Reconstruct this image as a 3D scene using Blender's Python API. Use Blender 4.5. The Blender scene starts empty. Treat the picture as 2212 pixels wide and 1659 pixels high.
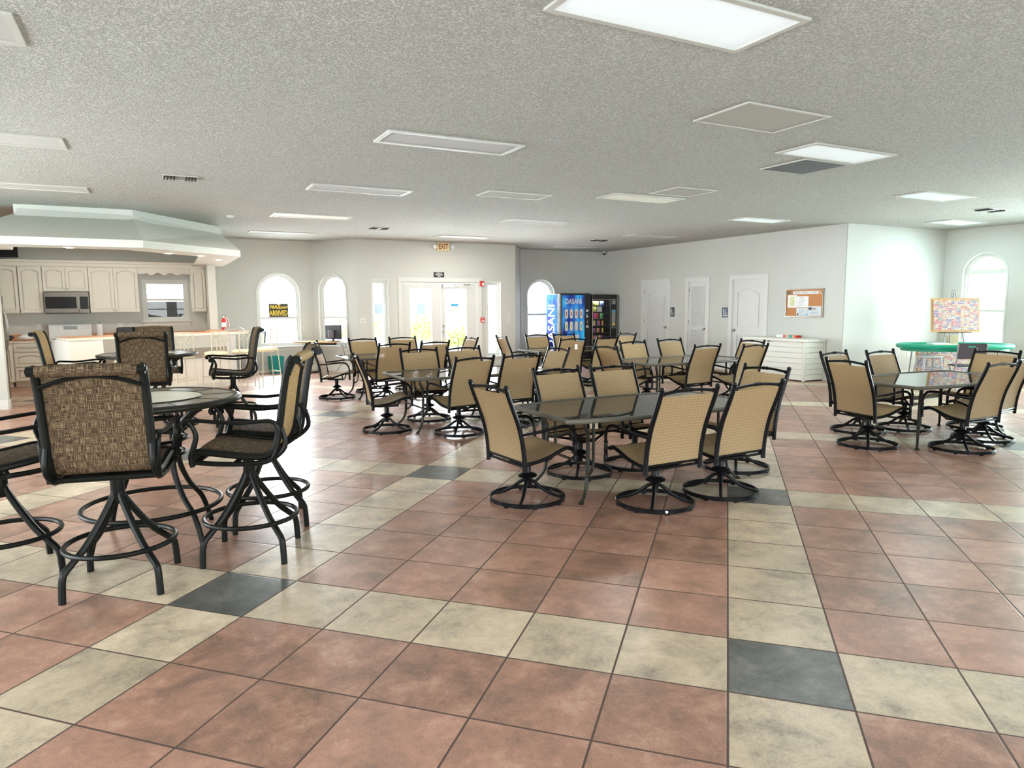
import bpy, bmesh, math, random
from mathutils import Vector, Matrix
S = bpy.context.scene
COL = S.collection
PI = math.pi
R = math.radians

# ---------------------------------------------------------------- camera, world, light, exposure
H = 3.141          # ceiling height
TILE = 0.48
cam_d = bpy.data.cameras.new('camera')
cam = bpy.data.objects.new('camera', cam_d); COL.objects.link(cam)
cam_d.sensor_fit = 'HORIZONTAL'; cam_d.sensor_width = 36.0
cam_d.lens = 1482.869 / 2212 * 36.0
cam_d.clip_start = 0.05; cam_d.clip_end = 200
_fw = Vector((0.46064414, 0.88004579, -0.11543993)).normalized()
_rt = Vector((0.88565105, -0.4643172, -0.00563437)).normalized()
_up = _rt.cross(_fw).normalized()
cam.matrix_world = Matrix((( _rt.x, _up.x, -_fw.x, -2.02374), (_rt.y, _up.y, -_fw.y, -1.95727), (_rt.z, _up.z, -_fw.z, 1.597), (0, 0, 0, 1)))
S.camera = cam

S.view_settings.view_transform = 'Standard'
S.view_settings.look = 'None'
S.view_settings.gamma = 1.0
S.view_settings.exposure = 0.38
S.view_settings.use_curve_mapping = False
S.cycles.use_denoising = True
S.cycles.max_bounces = 10
S.cycles.diffuse_bounces = 5
S.cycles.glossy_bounces = 4
S.cycles.transparent_max_bounces = 24
S.cycles.sample_clamp_indirect = 6.0
S.cycles.caustics_reflective = False
S.cycles.caustics_refractive = False

world = bpy.data.worlds.new('sky'); S.world = world; world.use_nodes = True
wn = world.node_tree.nodes; wl = world.node_tree.links
bg = wn['Background']
bg.inputs[1].default_value = 7.0
# bright hazy sky: white near the horizon, pale blue above
tc = wn.new('ShaderNodeTexCoord'); sx = wn.new('ShaderNodeSeparateXYZ'); cr = wn.new('ShaderNodeValToRGB')
wl.new(tc.outputs['Generated'], sx.inputs[0]); wl.new(sx.outputs[2], cr.inputs[0]); wl.new(cr.outputs[0], bg.inputs[0])
cr.color_ramp.elements[0].position = 0.0; cr.color_ramp.elements[0].color = (1.0, 1.0, 0.98, 1)
cr.color_ramp.elements[1].position = 0.7; cr.color_ramp.elements[1].color = (0.62, 0.80, 1.0, 1)


def area(name, loc, rot, sx_, sy_, power, color=(1, 1, 1), portal=False, spread=180):
    d = bpy.data.lights.new(name, 'AREA'); d.shape = 'RECTANGLE'; d.size = sx_; d.size_y = sy_
    d.energy = power; d.color = color; d.spread = R(spread)
    if portal: d.cycles.is_portal = True
    o = bpy.data.objects.new(name, d); COL.objects.link(o); o.location = loc; o.rotation_euler = rot
    return o

# daylight outside the glass, shining in; back and left ones are added fill
area('fill_back_windows', (0.5, -5.35, 1.6), (R(72), 0, 0), 9.0, 2.3, 300, (0.95, 0.98, 1.0), spread=150)  # unseen fill from behind the camera
area('fill_left_windows', (-7.15, 2.0, 1.5), (R(80), 0, R(-90)), 7.0, 2.2, 480, (0.95, 1.0, 0.98))  # unseen fill from the left, added for overall level
area('fill_left_far_window', (-7.15, 7.6, 1.6), (R(88), 0, R(-90)), 3.2, 2.2, 420, (0.95, 1.0, 0.98))  # added to brighten the soffit and kitchen
area('daylight_right_windows', (13.95, 1.8, 1.45), (R(80), 0, R(90)), 7.0, 2.2, 1400, (0.80, 1.0, 0.97))
area('daylight_right_arch', (13.95, 6.3, 1.5), (R(90), 0, R(90)), 0.8, 1.9, 60, (0.9, 1.0, 1.0))
area('daylight_entry', (4.45, 14.85, 1.1), (R(90), 0, R(180)), 3.4, 2.0, 950, (0.92, 0.97, 1.0))
area('daylight_arch_mail', (0.73, 15.95, 1.45), (R(90), 0, R(180)), 0.9, 1.7, 260, (0.92, 0.97, 1.0))
area('daylight_arch_vending', (8.02, 15.95, 1.45), (R(90), 0, R(180)), 0.9, 1.7, 110, (0.92, 0.97, 1.0))

# ---------------------------------------------------------------- node helpers
def mat(name):
    m = bpy.data.materials.new(name); m.use_nodes = True
    nt = m.node_tree; b = nt.nodes['Principled BSDF']
    return m, nt, b

class G:
    """tiny helper to write node maths"""
    def __init__(s, nt): s.nt = nt
    def n(s, t, **k):
        x = s.nt.nodes.new(t)
        for a, b in k.items(): setattr(x, a, b)
        return x
    def put(s, sock, v):
        if isinstance(v, bpy.types.NodeSocket): s.nt.links.new(v, sock)
        else: sock.default_value = v
    def m(s, op, a, b=None, c=None):
        x = s.n('ShaderNodeMath', operation=op)
        s.put(x.inputs[0], a)
        if b is not None: s.put(x.inputs[1], b)
        if c is not None: s.put(x.inputs[2], c)
        return x.outputs[0]
    def mix(s, f, a, b):
        x = s.n('ShaderNodeMix', data_type='RGBA')
        s.put(x.inputs[0], f)
        s.put(x.inputs[6], a if isinstance(a, bpy.types.NodeSocket) else (*a, 1)); s.put(x.inputs[7], b if isinstance(b, bpy.types.NodeSocket) else (*b, 1))
        return x.outputs[2]
    def noise(s, vec, scale, detail=3, rough=.5, dist=0):
        x = s.n('ShaderNodeTexNoise'); s.nt.links.new(vec, x.inputs['Vector'])
        x.inputs['Scale'].default_value = scale; x.inputs['Detail'].default_value = detail
        x.inputs['Roughness'].default_value = rough; x.inputs['Distortion'].default_value = dist
        return x.outputs[0]
    def ramp(s, f, stops):
        x = s.n('ShaderNodeValToRGB'); s.nt.links.new(f, x.inputs[0]); e = x.color_ramp.elements
        while len(e) < len(stops): e.new(0.5)
        for el, (p, c) in zip(e, stops): el.position = p; el.color = (*c, 1)
        return x.outputs[0]
    def comb(s, a, b, c=0.0):
        x = s.n('ShaderNodeCombineXYZ'); s.put(x.inputs[0], a); s.put(x.inputs[1], b); s.put(x.inputs[2], c); return x.outputs[0]
    def obj(s): return s.n('ShaderNodeTexCoord').outputs['Object']
    def uv(s): return s.n('ShaderNodeTexCoord').outputs['UV']
    def pos(s): return s.n('ShaderNodeNewGeometry').outputs['Position']
    def sep(s, v):
        x = s.n('ShaderNodeSeparateXYZ'); s.nt.links.new(v, x.inputs[0]); return x.outputs
    def bump(s, h, strength, dist, normal_in):
        x = s.n('ShaderNodeBump'); x.inputs['Strength'].default_value = strength; x.inputs['Distance'].default_value = dist
        s.nt.links.new(h, x.inputs['Height']); s.nt.links.new(x.outputs[0], normal_in)

def plain(name, col, rough=.5, metal=0, spec=.5, noise=0.0, nscale=8, bump=0):
    m, nt, b = mat(name)
    b.inputs['Roughness'].default_value = rough; b.inputs['Metallic'].default_value = metal
    b.inputs['Specular IOR Level'].default_value = spec
    g = G(nt)
    f = g.noise(g.obj(), nscale, 4)
    k = noise if noise else .04
    c = g.mix(f, tuple(max(0, x * (1 - k)) for x in col), tuple(min(1, x * (1 + k)) for x in col))
    nt.links.new(c, b.inputs['Base Color'])
    if bump: g.bump(g.noise(g.obj(), 60, 3), bump, .01, b.inputs['Normal'])
    return m

def emis(name, col, st):
    m, nt, b = mat(name)
    b.inputs['Base Color'].default_value = (*col, 1); b.inputs['Emission Color'].default_value = (*col, 1)
    b.inputs['Emission Strength'].default_value = st; b.inputs['Roughness'].default_value = .7; b.inputs['Specular IOR Level'].default_value = .1
    return m

# ---------------------------------------------------------------- materials
def make_floor_mat():
    m, nt, b = mat('floor_tiles'); g = G(nt)
    p = g.sep(g.pos()); s2 = 1 / (math.sqrt(2) * TILE)
    i_ = g.m('MULTIPLY', g.m('SUBTRACT', p[0], p[1]), s2)
    j_ = g.m('MULTIPLY', g.m('ADD', p[0], p[1]), s2)
    fi, fj = g.m('FLOOR', i_), g.m('FLOOR', j_)
    def mod6(x): return g.m('SUBTRACT', x, g.m('MULTIPLY', g.m('FLOOR', g.m('DIVIDE', g.m('ADD', x, .01), 6.0)), 6.0))
    ci = g.m('LESS_THAN', mod6(fi), .5); cj = g.m('LESS_THAN', mod6(fj), .5)
    beige = g.m('MAXIMUM', ci, cj); dark = g.m('MULTIPLY', ci, cj)
    tid = g.comb(fi, fj)
    wn_ = g.n('ShaderNodeTexWhiteNoise', noise_dimensions='3D'); nt.links.new(tid, wn_.inputs[0])
    rnd = wn_.outputs[0]
    off = g.n('ShaderNodeVectorMath', operation='SCALE'); nt.links.new(wn_.outputs[1], off.inputs[0]); off.inputs[3].default_value = 40
    add = g.n('ShaderNodeVectorMath', operation='ADD'); nt.links.new(g.pos(), add.inputs[0]); nt.links.new(off.outputs[0], add.inputs[1])
    v = add.outputs[0]
    n1 = g.noise(v, 4.2, 7, .66, .3); n2 = g.noise(v, 22, 9, .78, .6)
    n3 = g.noise(v, 120, 5, .7, .2)
    mot = g.m('ADD', g.m('ADD', g.m('MULTIPLY', n1, .50), g.m('MULTIPLY', n2, .28)), g.m('MULTIPLY', n3, .22))
    red = g.ramp(mot, [(.38, (.115, .075, .055)), (.45, (.205, .118, .082)), (.52, (.30, .160, .112)), (.60, (.40, .25, .18))])
    bei = g.ramp(mot, [(.38, (.21, .17, .125)), (.45, (.33, .27, .195)), (.52, (.44, .355, .25)), (.61, (.54, .44, .325))])
    dk = g.ramp(mot, [(.38, (.035, .035, .03)), (.5, (.08, .082, .073)), (.62, (.16, .155, .135))])
    # some red tiles lean rosier, some browner
    red = g.mix(g.m('MULTIPLY', rnd, .3), red, (.36, .195, .155))
    c = g.mix(beige, red, bei); c = g.mix(dark, c, dk)
    vb = g.m('ADD', 1.06, g.m('MULTIPLY', rnd, .30))
    hs = g.n('ShaderNodeHueSaturation'); nt.links.new(c, hs.inputs['Color']); nt.links.new(vb, hs.inputs['Value']); hs.inputs['Saturation'].default_value = 1.0
    c = hs.outputs[0]
    def edge(x, f): 
        fr = g.m('SUBTRACT', x, f)
        return g.m('MINIMUM', fr, g.m('SUBTRACT', 1.0, fr))
    e = g.m('MINIMUM', edge(i_, fi), edge(j_, fj))
    gr = g.m('LESS_THAN', e, .0095)
    grc = g.mix(g.noise(g.pos(), 30, 3), (.055, .033, .024), (.10, .062, .048))
    c = g.mix(gr, c, grc)
    nt.links.new(c, b.inputs['Base Color'])
    nt.links.new(g.m('ADD', g.m('ADD', .25, g.m('MULTIPLY', n2, .16)), g.m('MULTIPLY', gr, .4)), b.inputs['Roughness'])
    b.inputs['Specular IOR Level'].default_value = .5
    bev = g.n('ShaderNodeMapRange', interpolation_type='SMOOTHSTEP'); nt.links.new(e, bev.inputs[0]); bev.inputs[1].default_value = .006; bev.inputs[2].default_value = .022
    st = g.n('ShaderNodeMapping'); nt.links.new(v, st.inputs[0]); st.inputs['Rotation'].default_value = (0, 0, R(20)); st.inputs['Scale'].default_value = (1, 2.2, 1)
    slate = g.noise(st.outputs[0], 8, 6, .6, 1.2)
    h = g.m('ADD', g.m('MULTIPLY', bev.outputs[0], 1.0), g.m('MULTIPLY', slate, .9))
    g.bump(h, .3, .0016, b.inputs['Normal'])
    return m

def make_ceiling_mat():
    m, nt, b = mat('ceiling_texture'); g = G(nt)
    v = g.pos()
    n1 = g.noise(v, 74, 3, .6, .4); n2 = g.noise(v, 2.0, 3)
    sp = g.ramp(n1, [(.34, (.40, .405, .37)), (.60, (.71, .715, .67))])
    c = g.mix(g.m('MULTIPLY', n2, .15), sp, (.54, .545, .505))
    nt.links.new(c, b.inputs['Base Color']); b.inputs['Roughness'].default_value = .95; b.inputs['Specular IOR Level'].default_value = .15
    rr = g.n('ShaderNodeMapRange', interpolation_type='SMOOTHSTEP'); nt.links.new(n1, rr.inputs[0]); rr.inputs[1].default_value = .38; rr.inputs[2].default_value = .6
    g.bump(rr.outputs[0], .9, .010, b.inputs['Normal'])
    return m

def make_sling_mat():
    m, nt, b = mat('tan_perforated_sling'); g = G(nt)
    u = g.sep(g.uv())
    P = .024
    row = g.m('FLOOR', g.m('DIVIDE', u[1], P))
    sh = g.m('MULTIPLY', g.m('MODULO', row, 2.0), .5)
    a = g.m('SUBTRACT', g.m('FRACT', g.m('ADD', g.m('DIVIDE', u[0], P * 1.25), sh)), .5)
    c_ = g.m('SUBTRACT', g.m('FRACT', g.m('DIVIDE', u[1], P)), .5)
    d = g.m('SQRT', g.m('ADD', g.m('MULTIPLY', a, a), g.m('MULTIPLY', c_, c_)))
    dot = g.m('SUBTRACT', 1.0, g.m('SMOOTH_MIN', g.m('DIVIDE', d, .42), 1.0, .1))
    v = g.comb(g.m('MULTIPLY', u[0], 60), g.m('MULTIPLY', u[1], 500))
    th = g.noise(v, 1.0, 2)
    base = g.mix(th, (.37, .260, .140), (.56, .415, .240))
    col = g.mix(g.m('MULTIPLY', dot, .58), base, (.20, .135, .065))
    nt.links.new(col, b.inputs['Base Color']); b.inputs['Roughness'].default_value = .65; b.inputs['Specular IOR Level'].default_value = .25
    tr = g.n('ShaderNodeBsdfTranslucent'); nt.links.new(col, tr.inputs[0])
    mx = g.n('ShaderNodeMixShader'); mx.inputs[0].default_value = .28
    nt.links.new(b.outputs[0], mx.inputs[1]); nt.links.new(tr.outputs[0], mx.inputs[2])
    tp = g.n('ShaderNodeBsdfTransparent'); m2 = g.n('ShaderNodeMixShader')
    nt.links.new(g.m('ADD', .05, g.m('MULTIPLY', dot, .10)), m2.inputs[0])
    nt.links.new(mx.outputs[0], m2.inputs[1]); nt.links.new(tp.outputs[0], m2.inputs[2])
    out = nt.nodes['Material Output']; nt.links.new(m2.outputs[0], out.inputs[0])
    g.bump(th, .3, .002, b.inputs['Normal'])
    return m

def make_stool_fabric(name, cols):
    m, nt, b = mat(name); g = G(nt)
    u = g.sep(g.uv())
    a = g.noise(g.comb(g.m('MULTIPLY', u[0], 520), g.m('MULTIPLY', u[1], 22)), 1.0, 0, .5, .1)
    c_ = g.noise(g.comb(g.m('MULTIPLY', u[0], 24), g.m('MULTIPLY', u[1], 520)), 1.0, 0, .5, .1)
    wv = g.m('MULTIPLY', g.m('SINE', g.m('MULTIPLY', u[0], 1500)), g.m('SINE', g.m('MULTIPLY', u[1], 1500)))
    pa = g.m('POWER', g.m('MULTIPLY', g.m('MAXIMUM', g.m('SUBTRACT', a, .42), 0.0), 3.2), 1.3); pc = g.m('POWER', g.m('MULTIPLY', g.m('MAXIMUM', g.m('SUBTRACT', c_, .45), 0.0), 3.0), 1.3)
    f = g.m('ADD', g.m('ADD', pa, pc), g.m('MULTIPLY', wv, .06))
    col = g.ramp(f, cols)
    nt.links.new(col, b.inputs['Base Color']); b.inputs['Roughness'].default_value = .75; b.inputs['Specular IOR Level'].default_value = .25
    tr = g.n('ShaderNodeBsdfTranslucent'); nt.links.new(col, tr.inputs[0])
    mx = g.n('ShaderNodeMixShader'); mx.inputs[0].default_value = .3
    nt.links.new(b.outputs[0], mx.inputs[1]); nt.links.new(tr.outputs[0], mx.inputs[2])
    nt.links.new(mx.outputs[0], nt.nodes['Material Output'].inputs[0])
    g.bump(f, .5, .003, b.inputs['Normal'])
    return m

def make_glass(name, tint, rough=.02, ior=1.5, amount=1.0, diffuse_mix=0.0):
    m, nt, b = mat(name); g = G(nt); nt.nodes.remove(b)
    fr = g.n('ShaderNodeFresnel'); fr.inputs[0].default_value = ior
    tp = g.n('ShaderNodeBsdfTransparent'); tp.inputs[0].default_value = (*tint, 1)
    gl = g.n('ShaderNodeBsdfGlossy'); gl.inputs['Roughness'].default_value = rough
    mx = g.n('ShaderNodeMixShader'); nt.links.new(g.m('MULTIPLY', fr.outputs[0], amount), mx.inputs[0])
    df = g.n('ShaderNodeBsdfDiffuse'); df.inputs[0].default_value = (.50, .48, .42, 1); m0 = g.n('ShaderNodeMixShader'); m0.inputs[0].default_value = diffuse_mix  # even pale diffuse share mixed into the glass
    nt.links.new(tp.outputs[0], m0.inputs[1]); nt.links.new(df.outputs[0], m0.inputs[2])
    nt.links.new(m0.outputs[0], mx.inputs[1]); nt.links.new(gl.outputs[0], mx.inputs[2])
    nt.links.new(mx.outputs[0], nt.nodes['Material Output'].inputs[0])
    return m

def make_mosaic(name='collage_print'):
    m, nt, b = mat(name); g = G(nt)
    u = g.uv()
    br = g.n('ShaderNodeTexBrick'); nt.links.new(u, br.inputs[0]); br.inputs['Scale'].default_value = 1.0
    br.inputs['Brick Width'].default_value = .085; br.inputs['Row Height'].default_value = .042; br.inputs['Mortar Size'].default_value = .004
    br.inputs['Color1'].default_value = (0, 0, 0, 1); br.inputs['Color2'].default_value = (1, 1, 1, 1); br.inputs['Mortar'].default_value = (.8, .8, .8, 1); br.inputs['Bias'].default_value = 0.0
    br.offset = .37; br.squash = .7
    c1 = g.ramp(br.outputs[0], [(0, (.60, .22, .20)), (.13, (.66, .62, .52)), (.27, (.22, .30, .52)), (.40, (.66, .50, .30)), (.52, (.62, .60, .52)), (.66, (.28, .44, .42)), (.78, (.56, .30, .34)), (.90, (.68, .62, .36))])
    x = nt.nodes[-1]
    for nd in nt.nodes:
        if nd.type == 'VALTORGB': nd.color_ramp.interpolation = 'CONSTANT'
    vo = g.n('ShaderNodeTexVoronoi'); nt.links.new(u, vo.inputs[0]); vo.inputs['Scale'].default_value = 130
    sp = g.sep(vo.outputs['Color'])
    c2 = g.mix(g.m('GREATER_THAN', sp[0], .88), c1, (.9, .9, .88)); c2 = g.mix(g.m('GREATER_THAN', sp[1], .86), c2, (.16, .15, .20)); c2 = g.mix(g.m('GREATER_THAN', sp[2], .90), c2, (.62, .2, .16))
    nt.links.new(c2, b.inputs['Base Color']); b.inputs['Roughness'].default_value = .35
    return m

def make_vend_blue(name, seed, glow=.28, rough=.18, spec=.5):
    m, nt, b = mat(name); g = G(nt); v = g.obj()
    mp = g.n('ShaderNodeMapping'); nt.links.new(v, mp.inputs[0]); mp.inputs['Location'].default_value = (seed, seed, 0); mp.inputs['Scale'].default_value = (2.2, 2.2, 1.0)
    n1 = g.noise(mp.outputs[0], 1.1, 3, .5, .8)
    c = g.ramp(n1, [(.30, (.012, .008, .10)), (.42, (.01, .03, .28)), (.55, (.01, .16, .62)), (.68, (.02, .45, .80))])
    vo = g.n('ShaderNodeTexVoronoi', feature='DISTANCE_TO_EDGE'); nt.links.new(v, vo.inputs[0]); vo.inputs['Scale'].default_value = 44
    f = g.m('MULTIPLY', g.m('LESS_THAN', vo.outputs[0], .05), g.m('GREATER_THAN', n1, .5))
    c = g.mix(g.m('MULTIPLY', f, .22), c, (.25, .65, .90))
    nt.links.new(c, b.inputs['Base Color']); b.inputs['Roughness'].default_value = rough; b.inputs['Specular IOR Level'].default_value = spec
    nt.links.new(c, b.inputs['Emission Color']); b.inputs['Emission Strength'].default_value = glow
    return m

MT = {}
MT['floor'] = make_floor_mat(); MT['ceiling'] = make_ceiling_mat()
MT['wall'] = plain('wall_paint', (.60, .61, .575), .85, spec=.2, noise=.03, nscale=1.5, bump=.04)
MT['hood'] = plain('hood_paint', (.72, .735, .68), .8, spec=.2, noise=.02, nscale=1.5)
MT['trim'] = plain('white_trim', (.70, .71, .68), .45, spec=.25)
MT['door'] = plain('door_white', (.68, .69, .67), .45, spec=.25)
MT['cab'] = plain('cream_cabinet', (.72, .69, .61), .42)
MT['panelwhite'] = plain('white_bar_panel', (.80, .79, .74), .5)
MT['counter'] = plain('peach_laminate', (.62, .30, .15), .3, noise=.15, nscale=60)
MT['counter_edge'] = plain('cream_counter_edge', (.80, .76, .66), .35)
MT['black'] = plain('black_powder_coat', (.005, .005, .006), .33, spec=.14)
MT['blackstool'] = plain('dark_cast_frame', (.007, .008, .007), .38, spec=.14, noise=.4, nscale=60)
MT['pewter'] = plain('pewter_metal', (.018, .018, .013), .38, spec=.2)
MT['gunmetal'] = plain('rim_bronze', (.10, .095, .075), .4, spec=.3)
MT['sling'] = make_sling_mat(); MT['fabric'] = make_stool_fabric('brown_woven_sling', [(.0, (.045, .029, .017)), (.25, (.085, .056, .032)), (.6, (.185, .125, .072)), (1.0, (.38, .28, .165))]); MT['fabric_backlit'] = make_stool_fabric('backlit_woven_sling', [(.0, (.36, .235, .10)), (.25, (.44, .30, .13)), (.6, (.54, .38, .18)), (1.0, (.66, .49, .27))])  # second weave carries a backlit glow in its colours
MT['tglass'] = make_glass('smoked_table_glass', (.80, .78, .72), .015, 1.8, 1.0, .14)
MT['glass'] = make_glass('window_glass', (.97, .98, .98), .0, 1.45, .5)
MT['chrome'] = plain('brushed_nickel', (.45, .42, .38), .25, metal=1)
MT['steel'] = plain('stainless_steel', (.22, .20, .17), .34, metal=1, noise=.1)
MT['darkglass'] = plain('dark_oven_glass', (.015, .015, .016), .1)
MT['appl'] = plain('white_enamel', (.80, .81, .80), .2)
MT['greyplastic'] = plain('grey_plastic', (.30, .31, .32), .45)
MT['darkplastic'] = plain('dark_plastic', (.035, .035, .045), .4)
MT['brownplastic'] = plain('plum_brown_plastic', (.055, .045, .06), .5)
MT['deckbox'] = plain('white_resin', (.70, .70, .64), .45)
MT['boxline'] = plain('resin_groove', (.52, .52, .48), .6)
MT['cork'] = plain('cork', (.50, .22, .09), .9, noise=.25, nscale=120)
MT['paper'] = plain('paper', (.82, .83, .84), .7)
MT['paperprint'] = plain('printed_paper', (.62, .68, .78), .7, noise=.4, nscale=60)
MT['mapprint'] = plain('site_map_print', (.70, .72, .40), .7, noise=.5, nscale=30)
MT['red'] = plain('red_enamel', (.55, .02, .02), .3)
MT['teal'] = plain('teal_plastic', (.0, .30, .28), .5)
MT['green'] = plain('green_felt', (.0, .22, .10), .8)
MT['greenrail'] = plain('green_vinyl_rail', (.0, .33, .20), .4)
MT['wood'] = plain('light_oak', (.60, .36, .16), .45, noise=.2, nscale=20)
MT['ply'] = plain('pale_board', (.62, .50, .34), .6, noise=.1)
MT['stoolmetal'] = plain('whitewashed_metal', (.62, .57, .46), .5, noise=.35, nscale=50)
MT['cushion'] = plain('cream_cushion', (.78, .71, .52), .7)
MT['signblack'] = plain('black_sign', (.018, .018, .02), .4)
MT['yellow'] = plain('yellow_lettering', (.85, .62, .05), .5)
MT['white'] = plain('white_lettering', (.85, .85, .85), .5)
MT['redletter'] = plain('red_lettering', (.32, .05, .02), .5)
MT['exit'] = plain('cream_exit_case', (.72, .62, .36), .45)
MT['mosaic'] = make_mosaic()
MT['ventgrey'] = plain('grey_grille', (.20, .20, .20), .6)
MT['ventdark'] = plain('dark_void', (.01, .01, .01), .9)
MT['accesspanel'] = plain('smooth_return_panel', (.47, .47, .43), .8, spec=.1)
MT['troffer_frame'] = plain('troffer_frame', (.58, .58, .54), .5, spec=.15)
MT['diff_off'] = plain('prismatic_lens_unlit', (.54, .55, .54), .8, spec=.08)
MT['diff_warm'] = emis('prismatic_lens_dim', (.80, .80, .72), .08)
MT['diff_on'] = emis('prismatic_lens_lit', (.86, .95, 1.0), .22)
MT['diff_cyan'] = emis('prismatic_lens_bright', (.55, .92, 1.0), .45)
MT['can'] = emis('can_lamp', (1.0, .80, .50), 22)
MT['tile_slate'] = plain('slate_inlay', (.085, .075, .058), .22, noise=.7, nscale=16)
MT['tile_cream'] = plain('cream_inlay', (.78, .77, .64), .3, noise=.1, spec=.3)
MT['blue1'] = make_vend_blue('vending_blue_front', 3.1); MT['blue2'] = make_vend_blue('vending_blue_side', 7.7, 0.0, .6, .05)
MT['vendblack'] = plain('vending_black', (.012, .012, .015), .3)
MT['fence'] = plain('fence_wood', (.50, .38, .28), .8)
MT['pave'] = plain('concrete', (.55, .54, .50), .9, noise=.1)
MT['leaf'] = plain('leaf_green', (.10, .16, .02), .6, noise=.4, nscale=5)
MT['bark'] = plain('bark', (.12, .09, .06), .9, noise=.3)
MT['skinblue'] = plain('restroom_sign_blue', (.03, .045, .09), .4)

# ---------------------------------------------------------------- mesh helpers
class MB:
    def __init__(s): s.v = []; s.f = []; s.uv = {}; s.mi = []; s.cur = 0
    def add(s, vs, fs, uvs=None):
        b = len(s.v); s.v += [tuple(x) for x in vs]
        for k, f in enumerate(fs):
            if uvs: s.uv[len(s.f)] = uvs[k]
            s.f.append([b + i for i in f]); s.mi.append(s.cur)
        return s
    def box(s, x0, x1, y0, y1, z0, z1):
        vs = [(x0, y0, z0), (x1, y0, z0), (x1, y1, z0), (x0, y1, z0), (x0, y0, z1), (x1, y0, z1), (x1, y1, z1), (x0, y1, z1)]
        return s.add(vs, [(0, 3, 2, 1), (4, 5, 6, 7), (0, 1, 5, 4), (1, 2, 6, 5), (2, 3, 7, 6), (3, 0, 4, 7)])
    def obox(s, c, sz, rz=0, rx=0):
        m = Matrix.Translation(c) @ Matrix.Rotation(rz, 4, 'Z') @ Matrix.Rotation(rx, 4, 'X')
        t = MB().box(-sz[0] / 2, sz[0] / 2, -sz[1] / 2, sz[1] / 2, -sz[2] / 2, sz[2] / 2)
        return s.add([m @ Vector(v) for v in t.v], t.f)
    def tube(s, pts, r, n=8, closed=False, sm=0, ry=None, caps=True):
        pts = [Vector(p) for p in pts]
        rs = list(r) if isinstance(r, (list, tuple)) else [r] * len(pts)
        if sm: pts, rs = smooth(pts, rs, sm, closed)
        N = len(pts); prev = None; rings = []
        for i, p in enumerate(pts):
            a = pts[(i - 1) % N] if (closed or i > 0) else p; b = pts[(i + 1) % N] if (closed or i < N - 1) else p
            t = (b - a).normalized()
            if prev is None:
                ref = Vector((0, 0, 1)) if abs(t.z) < .9 else Vector((1, 0, 0))
                x = t.cross(ref).normalized()
            else: x = (prev - t * prev.dot(t)).normalized()
            prev = x; y = t.cross(x)
            k = ry if ry is not None else 1
            rings.append([p + x * math.cos(2 * PI * j / n) * rs[i] + y * math.sin(2 * PI * j / n) * rs[i] * k for j in range(n)])
        vs = [q for rg in rings for q in rg]; fs = []
        for i in range(N if closed else N - 1):
            for j in range(n):
                a, b = i * n + j, i * n + (j + 1) % n; c = ((i + 1) % N) * n + (j + 1) % n; d = ((i + 1) % N) * n + j
                fs.append((a, b, c, d))
        if not closed and caps: fs.append(tuple(range(n - 1, -1, -1))); fs.append(tuple((N - 1) * n + j for j in range(n)))
        return s.add(vs, fs)
    def ring(s, c, r, tr, n=48, m=8, kz=1.0):
        return s.tube([(c[0] + r * math.cos(2 * PI * i / n), c[1] + r * math.sin(2 * PI * i / n), c[2]) for i in range(n)], tr, m, True)
    def lathe(s, prof, n=24, c=(0, 0, 0)):
        vs = []; fs = []
        for r, z in prof: vs += [(c[0] + r * math.cos(2 * PI * j / n), c[1] + r * math.sin(2 * PI * j / n), c[2] + z) for j in range(n)]
        for i in range(len(prof) - 1):
            for j in range(n): fs.append((i * n + j, i * n + (j + 1) % n, (i + 1) * n + (j + 1) % n, (i + 1) * n + j))
        if prof[0][0] > 1e-4: fs.append(tuple(range(n - 1, -1, -1)))
        if prof[-1][0] > 1e-4: fs.append(tuple((len(prof) - 1) * n + j for j in range(n)))
        return s.add(vs, fs)
    def prism(s, poly, z0, z1):
        n = len(poly)
        vs = [(x, y, z0) for x, y in poly] + [(x, y, z1) for x, y in poly]
        return s.add(vs, [tuple(range(n - 1, -1, -1)), tuple(range(n, 2 * n))] + [(i, (i + 1) % n, n + (i + 1) % n, n + i) for i in range(n)])
    def strip(s, prof, x0, x1, t=.006, nx=4, sag=0.0, xs=None):
        """cloth strip: prof is a (y,z) path, swept over x0..x1, thickness t, uv in metres"""
        L = [0]
        for a, b in zip(prof, prof[1:]): L.append(L[-1] + math.hypot(b[0] - a[0], b[1] - a[1]))
        nrm = []
        for i in range(len(prof)):
            a = prof[max(0, i - 1)]; b = prof[min(len(prof) - 1, i + 1)]; d = math.hypot(b[0] - a[0], b[1] - a[1]); nrm.append((-(b[1] - a[1]) / d, (b[0] - a[0]) / d))
        for side in (0, 1):
            vs = []; fs = []; uvs = []
            for i, (y, z) in enumerate(prof):
                wl_ = xs[i] if xs else 1.0
                for k in range(nx + 1):
                    q = k / nx; x = (x0 + (x1 - x0) * q) * wl_
                    sg = sag * math.sin(PI * q) * math.sin(PI * min(1, max(0, i / (len(prof) - 1))))
                    o = (t / 2 if side else -t / 2) - sg
                    vs.append((x, y + nrm[i][0] * o, z + nrm[i][1] * o))
            for i in range(len(prof) - 1):
                for k in range(nx):
                    a = i * (nx + 1) + k; f = (a, a + 1, a + nx + 2, a + nx + 1)
                    uu = [(x0 + (x1 - x0) * kk / nx, L[ii]) for kk, ii in ((k, i), (k + 1, i), (k + 1, i + 1), (k, i + 1))]
                    if side: fs.append(f); uvs.append(uu)
                    else: fs.append(f[::-1]); uvs.append(uu[::-1])
            s.add(vs, fs, uvs)
        return s
    def xf(s, m): s.v = [tuple(m @ Vector(v)) for v in s.v]; return s
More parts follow.
